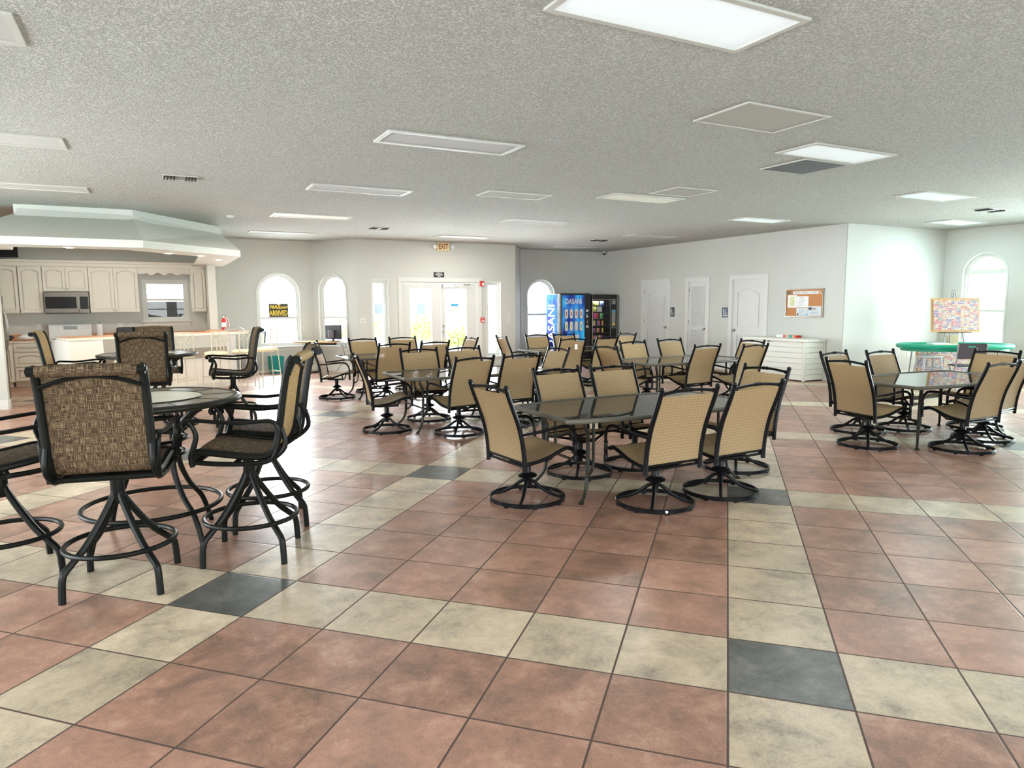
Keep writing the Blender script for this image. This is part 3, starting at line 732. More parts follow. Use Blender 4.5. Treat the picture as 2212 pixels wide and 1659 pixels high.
# ================================================================ DINING CHAIRS
def make_chair():
    t = thing('swivel_chair', '', 'chair', group='swivel patio chairs round the glass tables')
    B = MT['black']
    post = [(-.205, .31), (-.208, .40), (-.222, .52), (-.255, .66), (-.300, .78), (-.340, .88), (-.370, .965)]
    pp = sm2(post, 4)
    for sx_ in (-1, 1):
        mb = MB().tube([(sx_ * .272, y, z) for y, z in pp], .019, 8)
        mb.lathe([(.012, -.006), (.019, .002), (.021, .012), (.017, .022), (.006, .029), (0, .030)], 12, (sx_ * .272, -.372, .965))
        add('back_post', mb, B, t)
    n = 14; arc = [(-.262 + .524 * i / n, -.360, .941 + .020 * math.sin(PI * i / n)) for i in range(n + 1)]
    mb = MB().tube(arc, .0125, 8)
    for q in (-.02, .02): mb.tube([(q - .007, -.356, .961), (q + .007, -.356, .961)], .0165, 10)
    for q in (-.245, .245): mb.tube([(q - .006, -.356, .943), (q + .006, -.356, .943)], .0165, 10)
    add('top_rail', mb, B, t)
    prof = [(y + .004, z) for y, z in sm2([(-.206, .385), (-.222, .52), (-.255, .66), (-.300, .78), (-.338, .875), (-.353, .918)], 4)]
    add('backrest', MB().strip(prof, -.262, .262, .006, 6, .012), MT['sling'], t)
    seat = sm2([(-.200, .372), (-.10, .378), (.02, .400), (.13, .440), (.215, .462), (.255, .450), (.268, .430)], 4)
    add('seat', MB().strip(seat, -.250, .250, .007, 6, .012), MT['sling'], t)
    mb = MB()
    for sx_ in (-1, 1): mb.tube([(sx_ * .258, y, z - .004) for y, z in sm2([(-.205, .365), (-.10, .372), (.02, .394), (.13, .433), (.215, .455), (.268, .44)], 4)], .015, 8)
    mb.tube([(-.27, -.20, .345), (.27, -.20, .345)], .011, 8).tube([(-.27, -.205, .375), (.27, -.205, .375)], .010, 8).tube([(-.26, .262, .43), (.26, .262, .43)], .012, 8)
    add('seat_frame', mb, B, t)
    for sx_ in (-1, 1):
        a = [(sx_ * .275, -.245, .600), (sx_ * .288, -.10, .612), (sx_ * .298, .06, .632), (sx_ * .300, .17, .636), (sx_ * .300, .232, .612), (sx_ * .296, .262, .560), (sx_ * .290, .272, .50)]
        mb = MB().tube(a, [.010, .012, .014, .014, .014, .013, .012], 8, sm=4)
        mb.lathe([(.013, .50), (.018, .495), (.018, .485), (.012, .478), (.016, .462), (.016, .40), (.012, .392), (.017, .385), (.017, .345), (0, .345)][::-1], 12, (sx_ * .288, .272, 0))
        add('armrest', mb, B, t)
    mb = MB().lathe([(0, .115), (.026, .118), (.026, .17), (.034, .178), (.078, .196), (.082, .205), (.074, .214), (.034, .228), (.030, .235), (.030, .32), (0, .32)], 24)
    mb.box(-.085, .085, -.12, .14, .318, .336).tube([(-.25, -.13, .362), (-.085, -.10, .33)], .011, 6).tube([(.25, -.13, .362), (.085, -.10, .33)], .011, 6).tube([(-.25, .14, .425), (-.085, .12, .33)], .011, 6).tube([(.25, .14, .425), (.085, .12, .33)], .011, 6)
    add('pedestal', mb, B, t)
    for i in range(4):
        a = R(45 + 90 * i); c, s_ = math.cos(a), math.sin(a)
        add('spoke', MB().tube([(c * q, s_ * q, z) for q, z in ((.02, .165), (.06, .148), (.13, .095), (.21, .055), (.297, .034))], [.014, .015, .015, .014, .013], 8, sm=3), B, t)
    pts = 64; mb = MB()
    vs = []; fs = []
    for i in range(pts):
        c, s_ = math.cos(2 * PI * i / pts), math.sin(2 * PI * i / pts)
        for r_, z in ((.298, .010), (.310, .010), (.3125, .013), (.3125, .039), (.310, .042), (.298, .042)): vs.append((c * r_, s_ * r_, z))
    for i in range(pts):
        for j in range(6): a, b = i * 6 + j, i * 6 + (j + 1) % 6; c2 = ((i + 1) % pts) * 6 + (j + 1) % 6; d2 = ((i + 1) % pts) * 6 + j; fs.append((a, d2, c2, b))
    mb.add(vs, fs)
    for i in range(8):
        a = R(22.5 + 45 * i); mb.obox((.302 * math.cos(a), .302 * math.sin(a), .0065), (.02, .03, .013), a)
    add('base_ring', mb, B, t)
    return t

N_, S_, E_, W_ = 0, PI, -PI / 2, PI / 2
CH = [
 (1.47, 2.26, N_ + R(1), 'tan swivel chair in the centre foreground, back to us, white scrap on its base'),
 (2.17, 2.26, N_ + R(2), 'tan swivel chair, back to us, just right of the centre foreground chair'),
 (.64, 2.87, E_ + R(5), 'tan swivel chair at the left end of the nearest glass table, turned right'),
 (1.50, 3.40, S_ + R(6), 'tan swivel chair behind the nearest glass table, left of the two facing us'),
 (2.14, 3.39, S_ + R(3), 'tan swivel chair behind the nearest glass table, right of the two facing us'),
 (2.93, 2.83, W_, 'shaded brown swivel chair at the right end of the nearest glass table'),
 (.57, 6.44, E_ - R(9), 'shaded swivel chair at the left end of the second glass table, seen in profile'),
 (1.35, 7.00, S_, 'tan swivel chair behind the second glass table, facing us, left one'),
 (1.30, 5.82, N_ + R(10), 'tan swivel chair in front of the second glass table, left of its two near chairs'),
 (2.09, 7.02, S_ + R(6), 'tan swivel chair behind the second glass table, facing us, right one'),
 (2.06, 5.99, N_ + R(5), 'tan swivel chair in front of the second glass table, right of its two near chairs'),
 (2.80, 6.50, W_, 'shaded brown swivel chair at the right end of the second glass table'),
 (.76, 9.89, E_ - R(24), 'shaded swivel chair in profile at the left end of the table near the computer desk'),
 (1.54, 10.42, S_ + R(10), 'tan swivel chair facing us behind the far left table, before the left sidelight'),
 (1.44, 9.23, N_ + R(7), 'tan swivel chair in front of the far left table, left of its two near chairs'),
 (2.33, 10.54, S_ + R(5), 'tan swivel chair facing us behind the far left table, before the left entrance door'),
 (2.18, 9.36, N_ + R(10), 'tan swivel chair in front of the far left table, right of its two near chairs'),
 (3.01, 10.01, W_, 'small brown swivel chair at the far left table, before the right entrance door'),
 (4.40, 10.02, E_ - R(6), 'narrow brown swivel chair in profile, left end of the table by the vending machines'),
 (5.09, 10.10, S_ + R(5), 'tan swivel chair facing us before the arched window by the vending machines'),
 (5.76, 10.12, S_ + R(4), 'tan swivel chair facing us directly before the blue vending machine'),
 (4.79, 9.00, N_, 'tan swivel chair with a small white tag on its back, before the blue machine'),
 (5.66, 9.23, N_ + R(9), 'tan swivel chair with its back to us before the snack machine'),
 (6.56, 9.83, W_, 'small brown swivel chair to the right of the snack machine, table end'),
 (4.29, 6.39, E_, 'brown swivel chair at the left end of the glass table beside the deck box'),
 (5.12, 6.92, S_ + R(4), 'bright tan swivel chair facing us before the first restroom door'),
 (6.09, 7.14, S_ + R(3), 'bright tan swivel chair facing us before the louvred closet door'),
 (5.34, 6.18, N_ + R(4), 'bright tan swivel chair before the table by the deck box, back fully in view'),
 (6.58, 6.45, W_ - R(4), 'brown swivel chair mostly hidden behind another, right end of the table by the deck box'),
 (6.00, 5.86, N_ + R(4), 'bright tan swivel chair directly in front of the white deck box, back to us'),
 (5.01, 2.90, E_ - R(8), 'shaded tan swivel chair, left end of the right-hand glass table, turned right'),
 (5.69, 3.51, S_ + R(5), 'tan swivel chair partly hidden behind the left end chair of the right-hand table'),
 (6.34, 3.34, S_, 'tan swivel chair facing us before the bright alcove wall, behind the right-hand table'),
 (7.19, 2.95, W_ - R(2), 'wide-looking tan swivel chair at the right-hand table, before the dark folding chair'),
 (5.69, 2.27, N_ - R(2), 'tan swivel chair in front of the right-hand table, its back angled to us'),
 (6.48, 2.48, N_ + R(6), 'tan swivel chair cut off by the right edge at the right-hand table'),
]
ch0 = make_chair()
for i, (x, y, a, lab) in enumerate(CH):
    if i == 0: ch0.location = (x, y, 0); ch0.rotation_euler = (0, 0, a); ch0['label'] = lab
    else: dup(ch0, (x, y, 0), a, lab)
# one more of the same chairs stands on the patio beyond the mail window
dup(ch0, (.35, 17.6, -.09), R(160), 'tan swivel chair outdoors on the patio behind the arched mail window glass', 'patio chairs outside')

tagged = [o for o in COL.objects if 'small white tag' in (o.get('label') or '')][0]
add('paper_tag', MB().box(.055, .115, -.328, -.3265, .765, .86), MT['paper'], tagged, smooth_deg=0).rotation_euler = (0, 0, 0)
sc_ = add('ring_scrap', MB().add([(-.008, -.316, .020), (.004, -.316, .016), (.012, -.316, .030), (.003, -.316, .040), (-.014, -.316, .036)], [(0, 1, 2, 3, 4)]), MT['paper'], ch0); sc_.rotation_euler = (0, 0, R(-24))
# ================================================================ GLASS DINING TABLES
def make_table():
    t = thing('glass_table', '', 'table', group='rectangular glass dining tables')
    def outline(k):
        L, we, wm = 1.02 - k, .44 - k, .545 - k; pts = []
        for sx_, sy_ in ((1, -1), (1, 1), (-1, 1), (-1, -1)):
            pass
        seg = [(-L, -we), (-L + .10, -we - .035), (-.45, -wm), (.45, -wm), (L - .10, -we - .035), (L, -we)]
        return seg + [(-x, -y) for x, y in seg]
    add('glass_top', MB().prism(outline(.012), .692, .700), MT['tglass'], t, smooth_deg=0)
    o_ = outline(0.0); mb = MB().tube([(x, y, .690) for x, y in o_], .020, 10, True)
    add('rim', mb, MT['gunmetal'], t)
    mb = MB()
    mb.tube([(-.84, -.30, .668), (.84, -.30, .668)], .012, 6).tube([(-.84, .30, .668), (.84, .30, .668)], .012, 6)
    for q in (-.84, 0, .84): mb.tube([(q, -.30 - (.2 if q == 0 else .08), .674), (q, .30 + (.2 if q == 0 else .08), .674)], .011, 6)
    add('under_frame', mb, MT['pewter'], t)
    for sx_ in (-1, 1):
        for sy_ in (-1, 1):
            main = [(.80, .36, .675), (.80, .36, .62), (.765, .335, .565), (.750, .325, .50), (.752, .325, .35), (.760, .33, .18), (.785, .345, .09), (.835, .375, .022), (.855, .388, .012)]
            mb = MB().tube([(sx_ * x, sy_ * y, z) for x, y, z in main], [.016, .016, .0165, .017, .017, .016, .015, .014, .016], 8, sm=4)
            mb.lathe([(.0, .0), (.022, .001), (.024, .012), (.014, .024), (0, .026)], 10, (sx_ * .852, sy_ * .386, 0))
            br = [(.68, .30, .675), (.68, .30, .45), (.68, .30, .33), (.69, .305, .26), (.72, .315, .222), (.755, .328, .205)]
            mb.tube([(sx_ * x, sy_ * y, z) for x, y, z in br], .0125, 8, sm=4)
            for z in (.20, .23, .50): mb.lathe([(.017, -.008), (.021, 0), (.017, .008)], 10, (sx_ * .755, sy_ * .329, z))
            add('leg', mb, MT['pewter'], t)
        add('stretcher', MB().tube([(sx_ * .755, -.325, .30), (sx_ * .755, .325, .30)], .012, 8), MT['pewter'], t)
    return t
TB = [(1.80, 2.92, 0, 'nearest smoked glass dining table at the centre with greyish rim'), (1.70, 6.46, 0, 'second smoked glass dining table at mid left with white window gleams on it'),
 (1.90, 9.90, 0, 'far left smoked glass dining table before the entrance doors'), (5.45, 9.66, 0, 'far smoked glass dining table before the vending machines'),
 (5.48, 6.52, 0, 'smoked glass dining table before the restroom doors and deck box'), (6.12, 2.88, 0, 'right-hand glass dining table reflecting the colourful puzzle')]
tb0 = make_table()
for i, (x, y, a, lab) in enumerate(TB):
    if i == 0: tb0.location = (x, y, 0); tb0.rotation_euler = (0, 0, a); tb0['label'] = lab
    else: dup(tb0, (x, y, 0), a, lab)

# ================================================================ BAR-HEIGHT STOOLS AND TABLES
def make_stool():
    t = thing('bar_chair', '', 'chair', group='brown woven bar-height swivel chairs')
    B = MT['blackstool']
    side = sm2([(.262, .655), (.255, .705), (.215, .730), (.08, .712), (-.10, .690), (-.185, .705), (-.228, .765), (-.252, .88), (-.275, 1.03), (-.300, 1.17), (-.326, 1.262), (-.348, 1.292)], 4)
    roll = [(-.348, 1.292), (-.368, 1.298), (-.386, 1.286), (-.388, 1.266), (-.374, 1.252), (-.354, 1.245)]
    fp = [(y, z) for y, z in side[:-1]] + sm2(roll, 3)
    cut = 20
    add('seat', MB().strip(fp[:cut + 1], -.232, .232, .008, 6, .010), MT['fabric'], t)
    add('backrest', MB().strip(fp[cut:], -.232, .232, .008, 6, .010), MT['fabric'], t)
    for sx_ in (-1, 1):
        mb = MB().tube([(sx_ * .250, y, z - .004) for y, z in side], .0225, 10)
        mb.tube([(sx_ * .232, -.370, 1.274), (sx_ * .268, -.370, 1.274)], .026, 12).tube([(sx_ * .268, -.370, 1.274), (sx_ * .275, -.370, 1.274)], .012, 10)
        add('side_rail', mb, B, t)
    n = 14
    add('back_brace', MB().tube([(-.245 + .49 * i / n, -.322, 1.185 + .055 * math.sin(PI * i / n)) for i in range(n + 1)], .011, 8), B, t)
    mb = MB()
    for sx_ in (-1, 1):
        mb.tube([(sx_ * .256, .250, .665), (sx_ * .256, .12, .650), (sx_ * .256, -.08, .645), (sx_ * .256, -.19, .665), (sx_ * .256, -.28, .745), (sx_ * .252, -.262, .86)], .0155, 8, sm=4)
    mb.tube([(-.28, .24, .662), (.28, .24, .662)], .014, 8).tube([(-.28, -.19, .668), (.28, -.19, .668)], .016, 8).tube([(-.27, .02, .647), (.27, .02, .647)], .014, 8)
    add('seat_frame', mb, B, t)
    for sx_ in (-1, 1):
        X = sx_ * .283
        top = [(X, .290, .872), (X, .302, .893), (X, .285, .915), (X, .235, .922), (X, .12, .912), (X, -.02, .900), (X, -.13, .906), (X, -.205, .908), (X, -.240, .880), (sx_ * .278, -.248, .82), (sx_ * .274, -.235, .74), (sx_ * .268, -.20, .668)]
        mb = MB().tube(top, .0125, 8, sm=4)
        sup = [(X, .262, .915), (X, .235, .87), (sx_ * .281, .225, .82), (sx_ * .279, .245, .75), (sx_ * .274, .262, .70), (sx_ * .268, .258, .64)]
        mb.tube(sup, [.014, .014, .016, .017, .016, .015], 8, sm=4)
        mb.ring((X, .283, .884), .0001, .017, 6, 8)
        add('armrest', mb, B, t)
    add('pedestal', MB().lathe([(0, .475), (.030, .478), (.036, .49), (.036, .62), (.044, .625), (.044, .645), (0, .646)], 20), B, t)
    for i in range(4):
        a = R(45 + 90 * i); c, s_ = math.cos(a), math.sin(a)
        add('leg', MB().tube([(c * q, s_ * q, z) for q, z in ((.018, .555), (.04, .50), (.115, .385), (.20, .275), (.275, .205), (.318, .165), (.334, .12), (.342, .0))], [.017, .0195, .0195, .0195, .0195, .0195, .0195, .0195], 8, sm=4), B, t)
    add('footrest', MB().ring((0, 0, .25), .283, .015, 56, 8), B, t)
    return t
st0 = make_stool()
ST = [(-2.25, 2.50, N_ - R(12), 'big brown woven bar chair in the left foreground with its back to us'),
 (-1.52, 2.66, W_ - R(20), 'bar chair right of the near tall table, golden inner back, facing left'),
 (-1.32, 3.30, W_ - R(6), 'bar chair at the near tall table standing just behind the golden-lit one'),
 (-2.87, 2.98, E_ + R(14), 'bar chair cut off by the left edge at the near tall table'),
 (-2.12, 7.42, N_ - R(2), 'brown bar chair with its back to us between the two tall tables'),
 (-1.97, 9.08, S_ + R(6), 'brown bar chair behind the far tall table, facing us'),
 (-2.90, 8.08, E_ - R(4), 'bar chair in profile left of the far tall table, before the range'),
 (-1.08, 8.02, W_, 'bar chair in profile right of the far tall table, before the white bar')]
for i, (x, y, a, lab) in enumerate(ST):
    if i == 0: st0.location = (x, y, 0); st0.rotation_euler = (0, 0, a); st0['label'] = lab
    else: dup(st0, (x, y, 0), a, lab)

for o_ in [x for x in COL.objects if x.get('category') == 'chair' and ('golden inner back' in x['label'] or 'before the range' in x['label'])]:  # these two backs get the backlit glow as cloth colour
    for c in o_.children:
        if c.name.startswith('backrest'): c.data = c.data.copy(); c.data.materials[0] = MT['fabric_backlit']

def make_bar_table():
    t = thing('bar_table', '', 'table', group='round bar-height tables')
    Rr = .60
    add('rim', MB().lathe([(.50, .955), (.555, .942), (.59, .950), (.600, .966), (.594, .980), (.570, .9885), (.548, .984), (.540, .980), (.50, .975)], 72), MT['pewter'], t, smooth_deg=60)
    mb = MB(); n = 8
    mb.lathe([(.342, .972), (.342, .984), (.545, .984), (.545, .972)], 72)
    add('slate_inlay', mb, MT['tile_slate'], t)
    add('centre_inlay', MB().lathe([(0, .972), (.34, .972), (.34, .986), (0, .986)], 64), MT['tile_cream'], t)
    mb = MB()
    for k_ in range(10):
        a = 2 * PI * k_ / 10; mb.obox((.443 * math.cos(a), .443 * math.sin(a), .9845), (.20, .006, .003), a)
    mb.ring((0, 0, .9848), .345, .005, 64, 6)
    add('grout_lines', mb, MT['pewter'], t)
    for i in range(4):
        a = R(37 + 90 * i); c, s_ = math.cos(a), math.sin(a)
        pts = [(.50, .945), (.44, .915), (.33, .83), (.255, .72), (.225, .60), (.23, .48), (.30, .33), (.40, .20), (.47, .0)]
        add('leg', MB().tube([(c * q, s_ * q, z) for q, z in pts], [.024, .026, .026, .022, .020, .019, .018, .018, .018], 10, sm=4), MT['blackstool'], t)
    for z, r_ in ((.80, .31), (.70, .235), (.60, .218)):
        add('hoop', MB().ring((0, 0, z), r_, .012, 40, 8), MT['blackstool'], t)
    add('cross_plate', MB().obox((0, 0, .955), (1.0, .06, .02), R(37)).obox((0, 0, .955), (1.0, .06, .02), R(127)), MT['blackstool'], t)
    add('footrest', MB().ring((0, 0, .25), .43, .0155, 64, 8), MT['blackstool'], t)
    return t
bt0 = make_bar_table(); bt0.location = (-2.08, 3.26, 0); bt0['label'] = 'near round tall table with slate ring and cream centre inlay'
dup(bt0, (-2.08, 8.25, 0), R(10), 'far round tall table in front of the kitchen bar')

# ================================================================ KITCHEN
def arched_door(parent, fr, x0, x1, z0, z1, kn=None, name='door', top=True):
    """raised panel cabinet door on a face frame; fr z axis towards the room"""
    def lp(k):
        a, b, lo, hi = x0 + .055 + k, x1 - .055 - k, z0 + .055 + k, z1 - .055 - k
        if top and (z1 - z0) > .28:
            hi -= .045; pts = [(a, lo), (b, lo), (b, hi)]
            for i in range(1, 12): q = i / 12; pts.append((b + (a - b) * q, hi + .045 * math.sin(PI * q) ** 1.5))
            return pts + [(a, hi)]
        return rect(a, b, lo, hi)
    d = flat(name, [rect(x0 + .006, x1 - .006, z0 + .006, z1 - .006), lp(0)], .028, fr @ Matrix.Translation((0, 0, .016)), MT['cab'], parent, bev=.004)
    flat('raised_panel', [lp(.018)], .018, fr @ Matrix.Translation((0, 0, .012)), MT['cab'], d, bev=.008)
    if kn:
        add('knob', MB().lathe([(.006, 0), (.006, .012), (.013, .018), (.011, .026), (0, .028)], 12).xf(fr @ Matrix.Translation((kn[0], kn[1], .02))), MT['chrome'], d)
    return d
CF = 15.06
def upper(u0, u1, z0, z1, label, doors):
    t = thing('wall_cabinet', label, 'cabinet', ((u0 + u1) / 2, (CF + 15.39) / 2, 0), 0, 'white upper cabinets')
    cx, cy = (u0 + u1) / 2, (CF + 15.39) / 2
    w = (u1 - u0) / 2
    add('body', MB().box(-w, w, CF + .012 - cy, 15.388 - cy, z0, z1), MT['cab'], t, smooth_deg=0)
    fr = frame((0, CF + .012 - cy, 0), (1, 0, 0))
    n = doors; dw = 2 * w / n
    for i in range(n):
        a, b = -w + i * dw, -w + (i + 1) * dw
        kx = (b - .03) if (i % 2 == 0 and n > 1) else (a + .03)
        arched_door(t, fr, a, b, z0 + .01, z1 - .01, (kx, z0 + .06))
upper(-5.08, -4.36, 1.47, 2.42, 'white arched-panel upper cabinet at the far left, beside the black screen', 2)
upper(-4.35, -3.945, 1.47, 2.42, 'single-door white upper cabinet immediately left of the microwave', 1)
upper(-3.94, -3.14, 1.905, 2.42, 'short two-door white upper cabinet above the microwave', 2)
upper(-3.135, -2.22, 1.47, 2.42, 'two-door white upper cabinet between the microwave and the kitchen window', 2)
upper(-1.19, -.885, 1.47, 2.42, 'narrow white upper cabinet right of the kitchen window', 1)
mb = MB().box(-5.08, -.885, CF - .02, 15.39, 2.425, 2.50).box(-5.08, -.885, CF - .05, 15.39, 2.50, 2.55).box(-5.08, -.885, CF - .005, 15.3, 2.42, 2.435)
struct('trim_6', mb, MT['cab'], smooth_deg=0)
va = [(-2.215, 2.42), (-2.215, 2.30)]
for i in range(61):
    q = i / 60; va.append((-2.215 + 1.02 * q, 2.285 + (.028 * math.cos(q * PI * 8 - PI) if .14 < q < .86 else -.0) + .012))
va += [(-1.195, 2.42)]
va_o = flat('window_valance', [va[::-1]], .018, frame((0, CF + .02, 0), (1, 0, 0)), MT['cab']); tag(va_o, 'scalloped white wooden valance above the kitchen window', 'valance')

t = thing('microwave', 'stainless over-the-range microwave under the short cabinet', 'microwave', (-3.54, 15.17, 1.46))
add('body', MB().box(-.395, .395, -.20, .215, .0, .44), MT['steel'], t, bev=.006)
add('door', MB().box(-.39, .21, -.225, -.20, .012, .425), MT['steel'], t, bev=.004)
add('window', MB().box(-.37, .175, -.229, -.222, .10, .34), MT['darkglass'], t)
add('control_panel', MB().box(.235, .385, -.228, -.20, .09, .345), MT['darkglass'], t)
add('handle', MB().tube([(.213, -.225, .05), (.213, -.262, .08), (.213, -.262, .36), (.213, -.225, .39)], .011, 8), MT['chrome'], t)
add('vent_slot', MB().box(-.37, .37, -.215, -.19, -.004, .01), MT['ventdark'], t)

def base_unit(u0, u1, label, kind):
    cx = (u0 + u1) / 2; w = (u1 - u0) / 2
    t = thing('base_cabinet', label, 'cabinet', (cx, 15.08, 0), 0, 'white base cabinets')
    add('body', MB().box(-w, w, -.30, .30, .10, .885).box(-w, w, -.24, .30, 0, .10), MT['cab'], t, smooth_deg=0)
    fr = frame((0, -.30, 0), (1, 0, 0))
    arched_door(t, fr, -w + .02, w - .02, .70, .86, None, 'drawer', False)
    if kind == 'drawers':
        arched_door(t, fr, -w + .02, w - .02, .40, .69, None, 'drawer'); arched_door(t, fr, -w + .02, w - .02, .12, .39, None, 'drawer', False)
    else: arched_door(t, fr, -w + .02, w - .02, .12, .69)
base_unit(-4.50, -3.945, 'white base cabinet with drawers immediately left of the range', 'drawers')
base_unit(-3.135, -2.3, 'white base cabinet to the right of the range behind the bar', 'door'); base_unit(-2.295, -1.5, 'white base cabinet under the kitchen window behind the bar', 'door')
# diagonal corner unit and the short left run
t = thing('corner_cabinet', 'diagonal white corner base cabinet at the left of the kitchen', 'cabinet', (-4.90, 14.98, 0))
add('body', MB().prism([(.40, -.20), (.40, .40), (-.38, .40), (-.38, -.62), (.02, -.62)], 0.1, .885).prism([(.36, -.16), (.36, .40), (-.38, .40), (-.38, -.60), (-.03, -.60)], 0, .1), MT['cab'], t, smooth_deg=0)
arched_door(t, frame((.02, -.62, 0), (.38, .42, 0)), .03, .53, .12, .86)
t = thing('base_cabinet', 'white base cabinet run beside the refrigerator', 'cabinet', (-5.08, 13.45, 0), 0, 'white base cabinets')
add('body', MB().box(-.21, .20, -.9, .90, .1, .885).box(-.21, .15, -.9, .90, 0, .1), MT['cab'], t, smooth_deg=0)
frx = frame((.20, -.9, 0), (0, 1, 0))
for i in range(3): arched_door(t, frx, .02 + .6 * i, .60 + .6 * i, .12, .69); arched_door(t, frx, .02 + .6 * i, .60 + .6 * i, .70, .86, None, 'drawer', False)
def counter(name, poly, z0, z1, label, edge=True):
    t = thing(name, label, 'countertop', (0, 0, 0))
    add('slab', MB().prism(poly, z0, z1 - .004), MT['counter_edge'], t, smooth_deg=0)
    cx = sum(p[0] for p in poly) / len(poly); cy = sum(p[1] for p in poly) / len(poly)
    ins = []
    for x, y in poly:
        v = Vector((cx - x, cy - y)); L = v.length; ins.append((x + v.x / L * .012, y + v.y / L * .012))
    add('laminate', MB().prism(ins, z1 - .004, z1), MT['counter'], t, smooth_deg=0)
    return t
k1 = counter('kitchen_countertop', [(-3.945, 14.76), (-3.945, 15.38), (-5.29, 15.38), (-5.29, 12.55), (-4.86, 12.55), (-4.86, 14.34), (-4.48, 14.76)], .885, .925, 'peach laminate kitchen countertop left of the range')
add('backsplash', MB().box(-5.27, -3.945, 15.36, 15.39, .925, 1.03), MT['counter'], k1, smooth_deg=0)
k2 = counter('kitchen_countertop', [(-3.135, 14.76), (-1.0, 14.76), (-1.0, 15.38), (-3.135, 15.38)], .885, .925, 'peach laminate countertop under the kitchen window')
add('backsplash', MB().box(-3.135, -.89, 15.36, 15.39, .925, 1.03), MT['counter'], k2, smooth_deg=0)

t = thing('range', 'white electric range with knobs on its backguard', 'stove', (-3.54, 15.05, 0))
add('body', MB().box(-.39, .39, -.30, .32, .02, .90), MT['appl'], t, bev=.006)
add('oven_door', MB().box(-.385, .385, -.335, -.30, .22, .80), MT['appl'], t, bev=.008)
add('oven_window', MB().box(-.25, .25, -.339, -.33, .38, .66), MT['darkglass'], t)
add('door_handle', MB().tube([(-.32, -.335, .755), (-.32, -.375, .76), (.32, -.375, .76), (.32, -.335, .755)], .012, 8), MT['appl'], t)
add('cooktop', MB().box(-.392, .392, -.325, .30, .90, .925), MT['appl'], t, bev=.005)
add('top_slots', MB().box(-.33, -.10, -.329, -.32, .865, .875).box(-.33, .30, -.327, -.32, .825, .832), MT['darkglass'], t)
for x, y, r_ in ((-.19, -.15, .10), (.19, -.15, .08), (-.19, .12, .08), (.19, .12, .10)):
    mb = MB()
    for q in (.3, .6, .9): mb.ring((x, y, .932), r_ * q, .006, 28, 6)
    add('burner', mb, MT['darkplastic'], t)
add('backguard', MB().box(-.39, .39, .22, .32, .925, 1.235), MT['appl'], t, bev=.012)
add('display', MB().box(-.12, .13, .214, .224, 1.12, 1.19), plain('grey_display', (.30, .33, .33), .3), t)
for x in (-.31, -.22, .225, .31): add('knob', MB().lathe([(.026, 0), (.022, .02), (0, .022)], 16).xf(Matrix.Translation((x, .22, 1.15)) @ Matrix.Rotation(R(90), 4, 'X')), MT['appl'], t)

t = thing('refrigerator', 'stainless refrigerator edge with long curved handles beside the left wall', 'refrigerator', (-4.66, 11.85, 0))
add('body', MB().box(-.44, .40, -.46, .46, .02, 1.78), MT['steel'], t, bev=.01)
add('door', MB().box(.40, .455, -.46, -.005, .06, 1.78), MT['steel'], t, bev=.012); add('door', MB().box(.40, .455, .005, .46, .06, 1.78), MT['steel'], t, bev=.012)
for y in (-.05, .05): add('handle', MB().tube([(.455, y, .78), (.50, y, .86), (.54, y, 1.05), (.55, y, 1.25), (.535, y, 1.45), (.50, y, 1.60), (.455, y, 1.66)], .014, 8, sm=3), MT['chrome'], t)
t = thing('television', 'black screen set on top of the far left upper cabinet', 'television', (-4.74, 15.16, 2.55))
add('screen', MB().box(-.40, .42, -.03, .0, .04, .40), MT['darkglass'], t, bev=.006); add('back_shell', MB().box(-.34, .36, .0, .07, .06, .36), MT['darkplastic'], t, bev=.01); add('stand', MB().box(-.15, .15, -.08, .10, 0, .02).box(-.03, .03, .0, .04, .0, .08), MT['darkplastic'], t)
t = thing('paper_towel_roll', 'white paper towel roll on its stand beside the range', 'paper towels', (-3.0, 15.15, .927))
add('roll', MB().lathe([(.02, .02), (.062, .02), (.062, .30), (.02, .30)], 24), MT['paper'], t); add('holder', MB().lathe([(0, 0), (.07, 0), (.07, .012), (.008, .016), (.008, .335), (.012, .345), (0, .352)], 20), MT['chrome'], t)
t = thing('toaster', 'black toaster on the counter near the outlet', 'toaster', (-2.53, 15.12, .925))
add('body', MB().box(-.16, .16, -.10, .10, .01, .22), MT['darkplastic'], t, bev=.03); add('lever', MB().box(.16, .185, -.015, .015, .12, .14), MT['chrome'], t); add('slot', MB().box(-.12, .12, -.05, -.025, .215, .223).box(-.12, .12, .025, .05, .215, .223), MT['ventdark'], t)
mb = MB()
rr = random.Random(5)
def blob(c, s_, seed, n=14, m_=10, jag=.18):
    r2 = random.Random(seed); vs = []; fs = []
    ph = [r2.uniform(0, 6.28) for _ in range(6)]
    for i in range(m_ + 1):
        th = PI * i / m_
        for j in range(n):
            a = 2 * PI * j / n; k = 1 + jag * (math.sin(3 * a + ph[0]) * math.sin(2 * th + ph[1]) + .6 * math.sin(5 * a + ph[2]) * math.sin(3 * th + ph[3]))
            vs.append((c[0] + s_[0] * k * math.sin(th) * math.cos(a), c[1] + s_[1] * k * math.sin(th) * math.sin(a), max(c[2] + s_[2] * k * math.cos(th), c[2] - s_[2] * .8)))
    for i in range(m_):
        for j in range(n): fs.append((i * n + j, i * n + (j + 1) % n, (i + 1) * n + (j + 1) % n, (i + 1) * n + j))
    return vs, fs
vs, fs = blob((0, 0, .045), (.15, .10, .06), 4); b_ = add('plastic_bag', MB().add(vs, fs), MT['paper']); b_.location = (-4.28, 14.98, .930); tag(b_, 'crumpled white bag on the counter left of the range', 'bag')
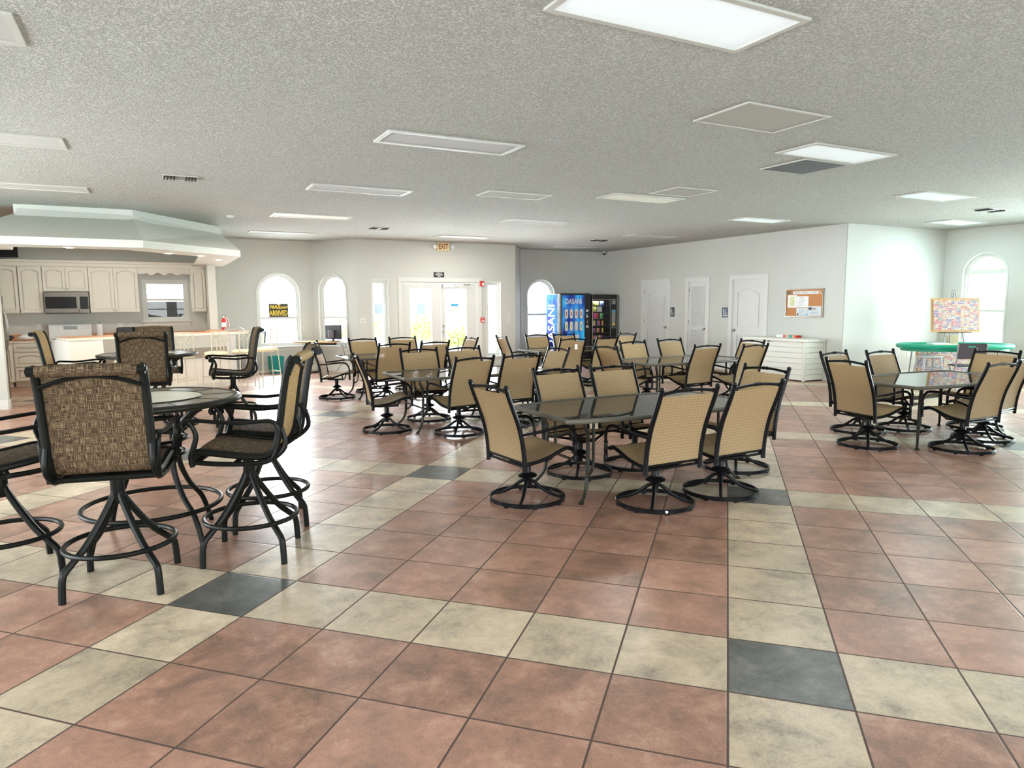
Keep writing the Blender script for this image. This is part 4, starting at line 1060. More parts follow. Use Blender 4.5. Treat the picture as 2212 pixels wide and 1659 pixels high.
vs, fs = blob((0, 0, .05), (.16, .12, .06), 9); b_ = add('black_bag', MB().add(vs, fs), MT['darkplastic']); b_.location = (-4.66, 15.05, .925); tag(b_, 'dark bundle on the counter in the kitchen corner', 'bag')
def outlet(name, fr, x, z, label, wd=.075, m='trim', kind='outlet', sw=False):
    t = thing(name, label, kind, tuple(fr @ Vector((x, z, 0))))
    T = fr.copy(); T.translation = (0, 0, 0)
    add('cover_plate', MB().box(-wd / 2, wd / 2, -.06, .06, 0, .007).xf(T), MT[m], t, bev=.002)
    n = max(1, round(wd / .075)) if sw else 1
    for i in range(n):
        xx = (i - (n - 1) / 2) * .045
        if sw: add('toggle', MB().box(xx - .006, xx + .006, -.012, .016, .005, .018).xf(T), MT['ventgrey'], t)
        else:
            for zz_ in (-.026, .026): add('socket', MB().lathe([(.016, .0), (.016, .009), (0, .009)], 14).xf(T @ Matrix.Translation((xx, zz_, 0))), MT['appl'], t)
    return t
outlet('wall_outlet', f_kit, 1.20, 1.18, 'white outlet plate on the kitchen wall left of the range', .11)
outlet('wall_outlet', f_kit, 2.68, 1.17, 'white outlet plate on the kitchen wall above the toaster', .11)

# ---------------- the bar
BZ = 1.09
def bar():
    t = thing('bar_counter', 'long peach-topped kitchen bar with a white panelled front', 'bar counter', (0, 0, 0))
    poly = [(-3.24, 11.20), (-.42, 12.58), (-.30, 12.72), (-.26, 13.2), (-.46, 14.34), (-.98, 14.34), (-1.02, 13.25), (-1.15, 13.08), (-3.42, 11.95), (-3.46, 11.85)]
    add('top_edge', MB().prism(poly, BZ - .045, BZ - .004), MT['counter_edge'], t, bev=.006, smooth_deg=0)
    cx, cy = -1.1, 12.8; ins = []
    for x, y in poly:
        v = Vector((cx - x, cy - y)); ins.append((x + v.x / v.length * .015, y + v.y / v.length * .015))
    add('laminate', MB().prism(ins, BZ - .004, BZ), MT['counter'], t, smooth_deg=0)
    d = Vector((.898, .44)); n_ = Vector((.44, -.898))
    def P(s, o): p = Vector((-3.24, 11.20)) + d * s - n_ * o; return (p.x, p.y)
    add('end_panel', MB().prism([P(.03, .02), P(.55, .02), P(.55, .70), P(.03, .70)], 0, BZ - .045), MT['panelwhite'], t, smooth_deg=0)
    add('front_panel', MB().prism([P(.55, .30), P(2.95, .30), P(2.95, .62), P(.55, .62)], 0, BZ - .045), MT['panelwhite'], t, smooth_deg=0)
    add('side_panel', MB().prism([P(2.95, .30), (-.50, 13.2), (-.56, 14.33), (-.90, 14.33), (-.95, 13.2), P(2.95, .62)], 0, BZ - .045), MT['panelwhite'], t, smooth_deg=0)
    add('taupe_band', MB().prism([P(.56, .29), P(2.95, .29), P(2.95, .30), P(.56, .30)], .60, .80), plain('taupe_band_tone', (.38, .34, .28), .6), t, smooth_deg=0)  # darker taupe strip across the recessed front panel
    add('toe_kick', MB().prism([P(.56, .285), P(2.95, .285), P(2.95, .30), P(.56, .30)], 0, .10), MT['trim'], t, smooth_deg=0)
bar()
t = thing('fire_extinguisher', 'small red fire extinguisher standing on the bar beside the white post', 'fire extinguisher', (-.66, 13.75, BZ))
add('cylinder', MB().lathe([(0, 0), (.042, .0), (.045, .008), (.045, .20), (.038, .225), (.018, .24), (.016, .255), (0, .256)], 24), MT['red'], t)
add('valve', MB().lathe([(.014, .25), (.014, .285), (.02, .29), (.02, .30), (0, .301)], 12), MT['chrome'], t)
add('handle', MB().tube([(-.03, 0, .30), (.06, 0, .315)], .006, 6).tube([(-.02, 0, .285), (.05, 0, .275)], .005, 6), MT['darkplastic'], t)
add('hose', MB().tube([(.015, 0, .28), (.05, 0, .27), (.085, 0, .20), (.09, 0, .10), (.10, 0, .02)], [.008, .009, .010, .014, .018], 8, sm=3), MT['red'], t)
add('label_band', MB().lathe([(.0455, .06), (.0457, .16)], 24), MT['paper'], t)
t = thing('serving_tray_lid', 'low grey domed lid lying on the far end of the bar', 'lid', (-.52, 13.25, BZ))
mb = MB().lathe([(0, .095), (.10, .090), (.22, .060), (.30, .02), (.31, 0), (.30, 0), (0, .0)], 32); mb.xf(Matrix.Diagonal((.68, .55, 1, 1)))
add('dome', mb, MT['greyplastic'], t); add('rim', MB().ring((0, 0, .006), .20, .006, 40, 6).xf(Matrix.Diagonal((.99, .86, 1, 1))), MT['greyplastic'], t)

# ---------------- whitewashed counter stools
def make_counter_stool():
    t = thing('counter_stool', '', 'stool', group='whitewashed metal counter stools')
    M = MT['stoolmetal']
    for sx_ in (-1, 1):
        add('leg', MB().tube([(sx_ * .165, -.165, 1.13), (sx_ * .165, -.15, .80), (sx_ * .165, -.155, .70), (sx_ * .195, -.20, .0)], .0105, 6), M, t)
        add('leg', MB().tube([(sx_ * .165, .15, .70), (sx_ * .19, .19, .0)], .0105, 6), M, t)
    mb = MB().tube([(-.165, -.165, 1.125), (.165, -.165, 1.125)], .010, 6).tube([(-.165, -.157, .965), (.165, -.157, .965)], .008, 6)
    for sx_ in (-1, 1):
        for a, b in (((.165, 1.125), (.04, 1.045)), ((.165, 1.045), (.04, 1.045)), ((.165, .965), (.04, 1.045))): mb.tube([(sx_ * a[0], -.163, a[1]), (sx_ * b[0], -.163, b[1])], .0055, 5)
    add('back_rail', mb, M, t)
    add('oval_ring', MB().tube([(.040 * math.cos(2 * PI * i / 20), -.162, 1.045 + .062 * math.sin(2 * PI * i / 20)) for i in range(20)], .006, 6, True), M, t)
    for x in (-.07, 0, .07): add('back_slat', MB().tube([(x, -.158, .965), (x, -.150, .76)], .008, 6), M, t)
    add('seat_frame', MB().ring((0, 0, .70), .195, .011, 32, 6).tube([(-.16, -.155, .70), (.16, -.155, .70)], .01, 6), M, t)
    add('cushion', MB().lathe([(0, .705), (.19, .707), (.205, .725), (.195, .755), (.13, .772), (0, .776)], 32), MT['cushion'], t)
    add('foot_rail', MB().tube([(-.182, -.18, .30), (.182, -.18, .30), (.178, .175, .30), (-.178, .175, .30)], .008, 6, True), M, t)
    return t
ws0 = make_counter_stool()
for i, (x, y, a, lab) in enumerate([(-2.38, 10.98, R(26), 'whitewashed counter stool at the left of the bar, mostly behind the tall bar chairs'), (-1.60, 11.42, R(26), 'whitewashed counter stool with oval back ring, left of the two clear ones at the bar'),
                                    (-1.00, 11.68, R(26), 'whitewashed counter stool with oval back ring, right of the two clear ones at the bar'), (-.50, 12.02, R(26), 'whitewashed counter stool hidden behind the profile bar chair'),
                                    (-.02, 12.35, R(105), 'whitewashed counter stool at the bar end before the mail window, turned sideways')]):
    if i == 0: ws0.location = (x, y, 0); ws0.rotation_euler = (0, 0, a); ws0['label'] = lab
    else: dup(ws0, (x, y, 0), a, lab)

# ---------------- by the mail window
t = thing('window_sign', 'black and yellow sign reading MAIL HASN\'T ARRIVED in the arched window', 'sign', (.72, 15.40, 1.325))
T = frame((0, 0, 0), (1, 0, 0))
flat('board', [[(-.225, 0), (.225, 0), (.225, .315), (-.06 + .12, .315), (.02, .295), (-.06, .315), (-.225, .315)]], .008, T @ Matrix.Translation((0, 0, -.002)), MT['signblack'], t)
T2 = lambda x, z: T @ Matrix.Translation((x, z, .004))
text('lettering', 'MAIL', .125, T2(-.075, .235), MT['yellow'], t, bold=.004, sx_=1.0, shear=.25)
text('lettering', "HASN'T", .068, T2(.135, .222), MT['yellow'], t, bold=.003, sx_=.72)
text('lettering', 'ARRIVED', .17, T2(0, .085), MT['yellow'], t, bold=.005, sx_=.62)
t = thing('waste_bin', 'teal plastic bin under the arched mail window', 'bin', (.56, 15.10, 0))
b_ = MB(); 
def frust(mb, w0, d0, w1, d1, z0, z1):
    return mb.add([(-w0, -d0, z0), (w0, -d0, z0), (w0, d0, z0), (-w0, d0, z0), (-w1, -d1, z1), (w1, -d1, z1), (w1, d1, z1), (-w1, d1, z1)], [(0, 3, 2, 1), (0, 1, 5, 4), (1, 2, 6, 5), (2, 3, 7, 6), (3, 0, 4, 7)])
frust(b_, .12, .09, .155, .12, 0, .40); add('shell', b_, MT['teal'], t, smooth_deg=0); t.rotation_euler = (0, 0, R(12))
add('rim', MB().tube([(-.155, -.12, .40), (.155, -.12, .40), (.155, .12, .40), (-.155, .12, .40)], .008, 6, True), MT['teal'], t)
t = thing('waste_bin', 'grey waste bin at the end of the bar', 'bin', (-.08, 14.95, 0))
b_ = MB(); frust(b_, .14, .14, .175, .175, 0, .62); add('shell', b_, MT['greyplastic'], t, smooth_deg=0); add('lid', MB().box(-.185, .185, -.185, .185, .62, .66), MT['greyplastic'], t, bev=.01)
t = thing('computer_desk', 'small oak-topped desk on a central post in the bay corner', 'desk', (1.47, 14.62, 0))
add('desktop', MB().obox((0, 0, .735), (1.02, .52, .025), R(-42)), MT['wood'], t, bev=.004)
add('post', MB().tube([(0.0, .0, .03), (.0, .0, .72)], .03, 12), MT['black'], t)
add('under_rail', MB().obox((.05, -.04, .695), (.8, .05, .05), R(-42)), MT['black'], t)
for s_ in (-1, 1): add('foot', MB().tube([(s_ * .22 * .9, s_ * .08, .025), (0, 0, .03)], [.02, .025], 8).lathe([(0, 0), (.035, .005), (.035, .02), (0, .04)], 12, (s_ * .24 * .9, s_ * .085, 0)), MT['black'], t)
t = thing('computer_monitor', 'black computer monitor seen from behind on the small desk', 'monitor', (1.80, 14.47, .7475), R(-58))
add('shell', MB().box(-.25, .25, -.03, .02, .05, .385), MT['darkplastic'], t, bev=.012); add('electronics_hump', MB().box(-.10, .08, -.08, -.03, .07, .26), MT['brownplastic'], t, bev=.012)
add('screen', MB().box(-.235, .235, .02, .023, .07, .37), MT['darkglass'], t); add('stand', MB().box(-.03, .03, -.02, .0, .0, .1).box(-.12, .12, -.09, .09, 0, .015), MT['darkplastic'], t, bev=.004)
text('badge', 'hp', .05, frame((0, -.081, .13), (1, 0, 0)), MT['chrome'], t) if False else None
c_ = add('cable', MB().tube([(2.0, 14.15, .70), (2.02, 14.2, .60), (1.93, 14.3, .66), (2.0, 14.35, .52), (2.05, 14.5, .30), (1.95, 14.65, .10), (1.9, 14.7, .012)], .006, 6, sm=4), MT['black']); tag(c_, 'black cable dangling below the computer desk', 'cable')

# ---------------- on the entry wall
def exit_sign():
    t = thing('exit_sign', 'cream EXIT sign with two emergency lamp heads above the entrance', 'exit sign', (4.53, 14.26, 3.03))
    T = frame((0, 0, 0), (1, 0, 0))
    add('case', MB().box(-.17, .17, -.105, .105, .0, .055).xf(T), MT['exit'], t, bev=.008)
    text('lettering', 'EXIT', .185, T @ Matrix.Translation((0, -.003, .056)), MT['redletter'], t, bold=.004, sx_=.66)
    for s_ in (-1, 1):
        add('lamp_head', MB().lathe([(0, -.04), (.035, -.035), (.05, .0), (.052, .03), (0, .032)], 20).xf(T @ Matrix.Translation((s_ * .235, -.01, .06))), MT['appl'], t)
        add('lamp_arm', MB().box(min(s_ * .17, s_ * .2), max(s_ * .17, s_ * .2), -.01, .01, .02, .04).xf(T), MT['appl'], t)
exit_sign()
def wsign(name, fr, x0, x1, z0, z1, m, label, lines, lm='white', cat='sign', th=.008):
    t = thing(name, label, cat, tuple(fr @ Vector(((x0 + x1) / 2, (z0 + z1) / 2, 0)))); T = fr.copy(); T.translation = (0, 0, 0)
    w, h = (x1 - x0) / 2, (z1 - z0) / 2
    add('plate', MB().box(-w, w, -h, h, .001, th).xf(T), MT[m], t, bev=.002)
    for (body, size, x, z, sx_) in lines: text('lettering', body, size, T @ Matrix.Translation((x, z, th)), MT[lm], t, extrude=.001, sx_=sx_, bold=.001)
    return t, T
wsign('smoke_free_sign', f_ent, 1.96, 2.24, 2.275, 2.40, 'signblack', 'small dark sign reading THIS IS A SMOKE FREE AREA over the doors', [('THIS IS A', .036, 0, .036, 1), ('SMOKE FREE', .036, 0, 0, 1), ('AREA', .036, 0, -.036, 1)])
t, T = wsign('fire_alarm_strobe', f_ent, 3.21, 3.33, 2.06, 2.20, 'red', 'red fire alarm horn strobe right of the entrance doors', [], cat='alarm', th=.04)
add('strobe_lens', MB().box(.0, .05, -.055, .02, .038, .065).xf(T), MT['appl'], t, bev=.006)
t, T = wsign('fire_alarm_pull', f_ent, 3.22, 3.34, 1.13, 1.26, 'red', 'red and white fire alarm pull station beside the doors', [], cat='alarm', th=.035)
add('pull_handle', MB().box(-.035, .045, -.045, -.01, .034, .05).xf(T), MT['appl'], t, bev=.004); text('lettering', 'FIRE', .035, T @ Matrix.Translation((0, .035, .036)), MT['white'], t)
outlet('light_switch', f_ent, .14, 1.23, 'triple light switch plate left of the left sidelight', .15, kind='switch', sw=True)
outlet('light_switch', f_ent, 4.06, 1.34, 'upper switch plate right of the right sidelight', .075, kind='switch', sw=True)
outlet('light_switch', f_ent, 4.06, 1.19, 'lower switch plate right of the right sidelight', .085, kind='switch', sw=True)
outlet('wall_outlet', f_bri, 2.14, .46, 'white outlet low on the bright alcove wall', .075)
cz = add('wire_cover', MB().box(7.36, 7.385, 15.36, 15.39, .62, 2.15), MT['appl'], bev=.003); tag(cz, 'white vertical wire cover strip at the corner left of the vending window', 'wire cover')

# ---------------- vending machines
def drink_machine():
    t = thing('drink_machine', 'blue DASANI bottled water vending machine in the corner', 'vending machine', (8.66, 14.92, 0))
    add('cabinet', MB().box(-.50, .51, -.36, .40, .03, 1.89).box(-.46, .46, -.3, .36, 0, .03), MT['vendblack'], t, bev=.01)
    add('side_graphic', MB().box(-.508, -.498, -.20, .395, .05, 1.86), MT['blue2'], t)
    add('side_trim', MB().box(-.510, -.495, -.36, -.22, .05, 1.87), MT['vendblack'], t)
    add('side_label', MB().box(-.514, -.509, -.28, -.24, 1.62, 1.76).box(-.514, -.509, -.28, -.24, .82, 1.06), MT['paper'], t)
    add('door', MB().box(-.50, .30, -.42, -.36, .05, 1.87), MT['vendblack'], t, bev=.012)
    add('front_graphic', MB().box(-.47, .27, -.428, -.418, .30, 1.84), MT['blue1'], t)
    add('control_column', MB().box(.30, .51, -.40, -.36, .05, 1.87), MT['vendblack'], t, bev=.01)
    T = frame((0, -.429, 0), (1, 0, 0))
    text('lettering', 'DASANI', .20, T @ Matrix.Translation((-.10, 1.66, 0)), MT['white'], t, bold=.004, sx_=.78)
    Ts = Matrix(((0, 0, -1, -.509), (0, 1, 0, 0.09), (1, 0, 0, .95), (0, 0, 0, 1)))
    text('lettering', 'DASANI', .50, Ts, MT['white'], t, bold=.006, sx_=.72)
    cols = ['white', 'white', 'white', 'white', 'greenbtn', 'yellow', 'white', 'cyanbtn']
    MT.setdefault('greenbtn', plain('green_label', (.30, .60, .10), .4)); MT.setdefault('cyanbtn', plain('cyan_label', (.05, .50, .70), .4)); MT.setdefault('redprint', plain('red_print', (.6, .12, .10), .5))
    k = 0
    for z in (1.32, .97):
        for x in (-.34, -.175, -.01, .155):
            def pill(w, h): return [(w * math.cos(a), h + w * math.sin(a)) for a in [PI * i / 10 for i in range(11)]] + [(w * math.cos(a), -h + w * math.sin(a)) for a in [PI + PI * i / 10 for i in range(11)]]
            Tb = T @ Matrix.Translation((x, z, 0))
            b0 = flat('selection_button', [pill(.052, .085)], .010, Tb, MT['white'], t)
            flat('bezel', [pill(.060, .085), pill(.052, .085)], .014, Tb, MT['vendblack'], b0)
            flat('print', [pill(.016, .045)], .012, Tb, MT['redprint' if cols[k] == 'white' else cols[k]] if k != 6 else MT['paper'], b0); k += 1
    flat('notice', [rect(-.12, .08, .48, .72)], .006, T @ Matrix.Translation((0, 0, .004)), MT['paper'], t)
    Tc = frame((0, -.401, 0), (1, 0, 0))
    for z, h, x0, x1, mm in ((1.40, .06, .34, .42, 'paper'), (1.30, .03, .33, .39, 'noticeblue'), (1.235, .05, .35, .41, 'paper'), (1.08, .08, .37, .40, 'chrome'), (.95, .06, .35, .42, 'paper')):
        flat('coin_panel', [rect(x0, x1, z - h / 2, z + h / 2)], .006, Tc @ Matrix.Translation((0, 0, .003)), MT[mm], t)
    add('delivery_door', MB().box(-.40, .20, -.433, -.42, .10, .26), MT['darkplastic'], t, bev=.006)
drink_machine()
def snack_machine():
    t = thing('snack_machine', 'black glass-front snack vending machine beside the blue one', 'vending machine', (9.66, 14.93, 0))
    V = MT['vendblack']
    add('cabinet', MB().box(-.44, -.41, -.38, .40, .03, 1.86).box(.41, .44, -.38, .40, .03, 1.86).box(-.44, .44, .37, .40, .03, 1.86).box(-.44, .44, -.38, .40, 1.70, 1.86).box(-.44, .44, -.38, .40, .03, .50).box(-.40, .40, -.3, .36, 0, .03), V, t)
    add('edge_trim', MB().box(-.445, -.428, -.392, -.375, .05, 1.86).box(.428, .445, -.392, -.375, .05, 1.86).box(-.445, .445, -.392, -.375, 1.71, 1.725), MT['chrome'], t)
    add('control_column', MB().box(.215, .428, -.39, -.30, .45, 1.71), V, t, bev=.004)
    add('window_trim', MB().box(.205, .218, -.394, -.37, .45, 1.71).box(-.43, -.415, -.394, -.37, .45, 1.71), MT['chrome'], t)
    add('glass', MB().box(-.415, .205, -.388, -.382, .50, 1.71), MT['glass'], t)
    add('liner', MB().box(-.41, .21, .30, .31, .50, 1.70), MT['darkplastic'], t)
    T = frame((0, -.391, 0), (1, 0, 0))
    flat('keypad_plate', [rect(.255, .385, .88, 1.42)], .008, T, MT['chrome'], t)
    flat('keypad', [rect(.28, .36, 1.05, 1.28)], .012, T, MT['greyplastic'], t); flat('display', [rect(.27, .37, 1.34, 1.40)], .012, T, MT['noticeblue'], t)
    flat('price_label', [rect(.275, .365, .98, 1.03)], .012, T, MT['yellow'], t); flat('bill_slot', [rect(.28, .36, .90, .95)], .012, T, MT['darkplastic'], t); flat('notice', [rect(.26, .38, 1.58, 1.69)], .006, T, MT['greyplastic'], t)
    for z in (.56, .76, .96, 1.16, 1.36, 1.54): add('shelf', MB().box(-.41, .205, -.30, .28, z - .012, z), MT['darkplastic'], t)
    l = bpy.data.lights.new('display_tube', 'AREA'); l.shape = 'RECTANGLE'; l.size = .55; l.size_y = .06; l.energy = 1.8; l.color = (.9, .97, 1)
    o = bpy.data.objects.new('display_tube', l); COL.objects.link(o); o.parent = t; o.location = (-.1, -.34, 1.69); o.rotation_euler = (R(20), 0, 0)
    rr = random.Random(11)
    cols = [(.75, .1, .08), (.85, .55, .1), (.8, .78, .72), (.15, .2, .6), (.55, .08, .3), (.8, .35, .1), (.12, .4, .15), (.75, .7, .2)]
    ms = [plain('snack_wrapper_%d' % i, c, .3, noise=.4, nscale=30) for i, c in enumerate(cols)]
    def bag(w, h, m_, d_=.05):
        vs = []; fs = []; nx, nz = 6, 6
        for s_ in (-1, 1):
            for i in range(nx + 1):
                for j in range(nz + 1):
                    a, b = i / nx, j / nz; vs.append(((a - .5) * w, s_ * d_ / 2 * (math.sin(PI * a) * math.sin(PI * b)) ** .6, b * h))
        n_ = (nx + 1) * (nz + 1)
        for k in (0, 1):
            for i in range(nx):
                for j in range(nz):
                    a = k * n_ + i * (nz + 1) + j; f = (a, a + 1, a + nz + 2, a + nz + 1); fs.append(f if k else f[::-1])
        return MB().add(vs, fs)
    names = ['orange', 'white', 'red', 'yellow', 'blue', 'plum', 'green', 'gold']
    place = ['top', 'second', 'third', 'fourth', 'fifth', 'lowest']
    k = 0
    for r_, (z, n_, w, h) in enumerate([(1.54, 3, .13, .13), (1.36, 2, .16, .155), (1.16, 3, .13, .17), (.96, 5, .065, .15), (.76, 5, .065, .14), (.56, 4, .08, .12)]):
        for i in range(n_):
            x = -.36 + (.42 / n_) * (i + .3); mi = rr.randrange(8)
            o = add('snack_bag' if n_ <= 3 else 'candy_bar', bag(w, h, None, .06 if n_ == 3 else .03), ms[mi]); o.location = (9.66 + x, 14.93 - .29 + .04 * (i % 2), z + .002); o.rotation_euler = (0, 0, rr.uniform(-.2, .2))
            tag(o, 'wrapped snack on the %s shelf of the snack machine, %s from the left' % (place[r_], ['first', 'second', 'third', 'fourth', 'fifth'][i]), 'snack', 'snacks on the %s vending shelf' % place[r_])
snack_machine()

# ---------------- restroom signs, notice board, deck box
def rest_sign(fr, x0, x1, z0, z1, label, body, m):
    t, T = wsign('restroom_sign', fr, x0, x1, z0, z1, m, label, [(body, .045, 0, -.075, 1)])
    w = MT['white']; y = .0085
    add('figure_pictogram', MB().lathe([(0, 0), (.013, 0), (.013, .003), (0, .003)], 12).xf(T @ Matrix.Translation((-.03, .075, y))).add([T @ Vector(v) for v in MB().box(-.043, -.017, 0, .055, y, y + .003).box(-.040, -.032, -.05, 0, y, y + .003).box(-.028, -.020, -.05, 0, y, y + .003).v], MB().box(0, 1, 0, 1, 0, 1).box(0, 1, 0, 1, 0, 1).box(0, 1, 0, 1, 0, 1).f), w, t)
    add('wheelchair_pictogram', MB().tube([(.03 + .024 * math.cos(a), -.022 + .024 * math.sin(a), y + .002) for a in [R(-200 + 280 * i / 14) for i in range(15)]], .004, 5).tube([(.022, .055, y + .002), (.024, .0, y + .002), (.045, .0, y + .002), (.055, -.035, y + .002)], .0045, 5).lathe([(0, 0), (.009, 0), (.009, .003), (0, .003)], 10, (.022, .068, y)).xf(T), w, t)
rest_sign(f_res, 3.07, 3.22, 1.25, 1.49, 'black restroom sign reading MEN beside the first door', 'MEN', 'signblack')
rest_sign(f_res, 4.93, 5.12, 1.25, 1.49, 'blue-grey restroom sign reading WOMEN left of the widest door', 'WOMEN', 'skinblue')

def board():
    t = thing('cork_board', 'framed cork notice board headed EMERALD POINTE ACTIVITIES', 'notice board', (10.22, 8.10, 1.59))
    T = f_res.copy(); T.translation = (0, 0, 0); w, h = .475, .30
    add('cork', MB().box(-w + .01, w - .01, -h + .01, h - .01, .002, .012).xf(T), MT['cork'], t)
    flat('frame', [rect(-w, w, -h, h), rect(-w + .022, w - .022, -h + .022, h - .022)], .024, T @ Matrix.Translation((0, 0, .013)), MT['steel'], t)
    for i, (x0, x1, tx) in enumerate([(-.285, -.065, 'EMERALD'), (-.055, .095, 'POINTE'), (.105, .345, 'ACTIVITIES')]):
        o = flat('heading_strip', [rect(x0, x1, .185, .245)], .002, T @ Matrix.Translation((0, 0, .014)), MT['paper'], t)
        text('lettering', tx, .045, T @ Matrix.Translation(((x0 + x1) / 2, .214, .016)), MT['signblack'], o, sx_=.8, extrude=.0005)
    add('pennant', MB().obox((-.385, .215, .016), (.09, .04, .003), R(12)).xf(T), MT['skinblue'], t); add('scroll_ornament', MB().obox((.40, .21, .018), (.10, .035, .012), R(-40)).xf(T), MT['ply'], t)
    return T
Tb = board()
def sheet(x0, x1, z0, z1, m, label, dz, lines=6, extra=()):
    t = thing('pinned_sheet', label, 'paper', (10.22, 8.10, 1.59), 0, 'papers pinned to the cork board')
    flat('paper', [rect(x0, x1, z0, z1)], .0015, Tb @ Matrix.Translation((0, 0, dz)), MT[m], t)
    rr = random.Random(int(x0 * 1000) + 7); mb = MB()
    for i in range(lines):
        z = z1 - (z1 - z0) * (i + 1.2) / (lines + 1.6); a = x0 + (x1 - x0) * rr.uniform(.08, .2); b = x1 - (x1 - x0) * rr.uniform(.1, .4); mb.box(a, b, z - .003, z + .003, dz + .001, dz + .002)
    if lines: add('print', mb.xf(Tb), MT['greyplastic'], t)
    for a, b, c, d, mm in extra: flat('print', [rect(a, b, c, d)], .001, Tb @ Matrix.Translation((0, 0, dz + .0015)), MT[mm], t)
sheet(-.42, -.19, -.10, .165, 'paper', 'colourful site map pinned at the left of the cork board', .0135, 0, [(-.36, -.24, -.06, .13, 'mapprint')])
sheet(-.185, .11, -.085, .14, 'paper', 'plain white printed sheet pinned at the middle of the cork board', .0145, 7)
sheet(-.185, .10, -.272, -.095, 'paperprint', 'pale blue sheet with small logos pinned at the bottom middle of the cork board', .0155, 5, [(-.17, -.13, -.26, -.22, 'signblack'), (.05, .085, -.26, -.225, 'noticeblue'), (.07, .085, -.16, -.11, 'yellow')])
sheet(.105, .425, -.272, -.07, 'paperprint', 'wide pale sheet with a house photo pinned at the bottom right of the cork board', .0135, 5, [(.12, .20, -.15, -.09, 'skinblue'), (.21, .30, -.13, -.115, 'redletter')])

def deck_box():
    t = thing('deck_box', 'large white resin deck box with horizontal planks against the restroom wall', 'storage box', (9.90, 8.33, 0))
    D, L = MT['deckbox'], .78
    mb = MB().box(-.29, .29, -L, L, .02, .80)
    add('body', mb, D, t, smooth_deg=0)
    n = 7; fp = MB(); sp = MB()
    for i in range(n):
        z0, z1 = .025 + i * .111, .025 + (i + 1) * .111 - .008
        fp.box(-.305, -.289, -L + .03, L - .03, z0, z1); sp.box(-.26, .26, -L - .016, -L + .001, z0, z1)
    add('front_planks', fp, D, t, bev=.004, smooth_deg=0); add('end_planks', sp, D, t, bev=.004, smooth_deg=0)
    for x, y in ((-.29, -L), (-.29, L), (.29, -L), (.29, L)): add('corner_post', MB().box(x - .022, x + .022, y - .022, y + .022, 0, .80), D, t, bev=.006)
    add('shadow_gap', MB().box(-.292, -.286, -L + .03, L - .03, .02, .80).box(-.26, .26, -L - .003, -L + .01, .02, .80), MT['boxline'], t, smooth_deg=0)
    lid = add('lid', MB().box(-.335, .31, -L - .045, L + .045, .80, .86), D, t, bev=.012, smooth_deg=0)
    mb = MB()
    for i in range(9): mb.box(-.33 + i * .07, -.33 + i * .07 + .060, -L - .053, -L - .04, .803, .857)
    add('lid_blocks', mb, D, lid, bev=.003, smooth_deg=0)
    add('latch', MB().box(-.343, -.325, .08, .13, .775, .80), MT['darkplastic'], t, bev=.003)
    add('end_handle', MB().box(-.16, .12, -L - .024, -L - .014, .585, .60), MT['boxline'], t)
deck_box()
bx = 8.55
for i, (w, m_, lab) in enumerate([(.17, 'paper', 'white flat game box at the left of the row on the deck box'), (.075, 'redprint', 'reddish small game box beside the white one on the deck box'), (.07, 'ply', 'tan small game box in the middle of the row on the deck box'), (.08, 'teal', 'teal small game box in the row on the deck box'), (.06, 'wood', 'orange small game box second from the right of the row on the deck box'), (.05, 'red', 'red small game box at the right end of the row on the deck box')]):
    o = add('game_box', MB().box(-.09, .06, -w / 2, w / 2, 0, .055 - .004 * (i % 2)), MT[m_], bev=.002, smooth_deg=0); o.location = (10.02, bx - w / 2, .86); bx -= w + .004; tag(o, lab, 'box', 'games in a row on the deck box')

# ---------------- alcove: card table, easel, puzzle
def uvbox(w, h, d_):
    mb = MB().box(-w / 2, w / 2, 0, d_, 0, h); mb.uv[2] = [(0, 0), (w, 0), (w, h), (0, h)]; return mb
CT = thing('card_table', 'green-railed oval card table in the bright alcove', 'table', (11.62, 5.78, 0), R(-33))
A_, B_ = 1.0, .52
def oval(k, n=64):
    pts = []
    for i in range(n):
        a = 2 * PI * i / n; c, s_ = math.cos(a), math.sin(a); pts.append(((A_ - k) * math.copysign(abs(c) ** .72, c), (B_ - k) * math.copysign(abs(s_) ** .72, s_)))
    return pts
add('top', MB().prism(oval(.04), .73, .765), MT['green'], CT, smooth_deg=0)
add('apron', MB().prism(oval(.07), .665, .74), MT['greenrail'], CT, smooth_deg=0)
add('padded_rail', MB().tube([(x, y, .758) for x, y in oval(.035)], .046, 10, True), MT['greenrail'], CT)
for sx_ in (-1, 1):
    for sy_ in (-1, 1): add('leg', MB().tube([(sx_ * .62, sy_ * .30, .73), (sx_ * .66, sy_ * .34, .0)], .013, 8), MT['greyplastic'], CT)
    add('leg_brace', MB().tube([(sx_ * .65, -.33, .18), (sx_ * .65, .33, .18)], .009, 6).tube([(sx_ * .65, 0, .45), (sx_ * .25, 0, .72)], .009, 6), MT['greyplastic'], CT)
E1 = thing('table_easel', 'small dark easel standing on the card table', 'easel', (11.81, 5.93, .770), R(-30))
for sx_ in (-1, 1): add('front_leg', MB().tube([(sx_ * .20, -.06, .0), (sx_ * .02, .06, 1.06)], .011, 6), MT['greyplastic'], E1)
add('rear_leg', MB().tube([(0, .09, .0), (0, .07, 1.0)], .011, 6), MT['greyplastic'], E1)
add('ledge', MB().box(-.30, .30, -.11, -.03, .225, .240), MT['darkplastic'], E1)
def puzzle(name, w, h, label, loc, rz, tilt):
    t = thing(name, label, 'poster', loc, rz); t.rotation_euler = (tilt, 0, rz)
    a = uvbox(w - .08, h - .08, .012); a.v = [(x, y - .014, z + .04) for x, y, z in a.v]
    add('print', a, MT['mosaic'], t, smooth_deg=0)
    add('backing_board', MB().box(-w / 2, w / 2, 0, .014, 0, h), MT['wood'], t, bev=.003, smooth_deg=0)
    return t
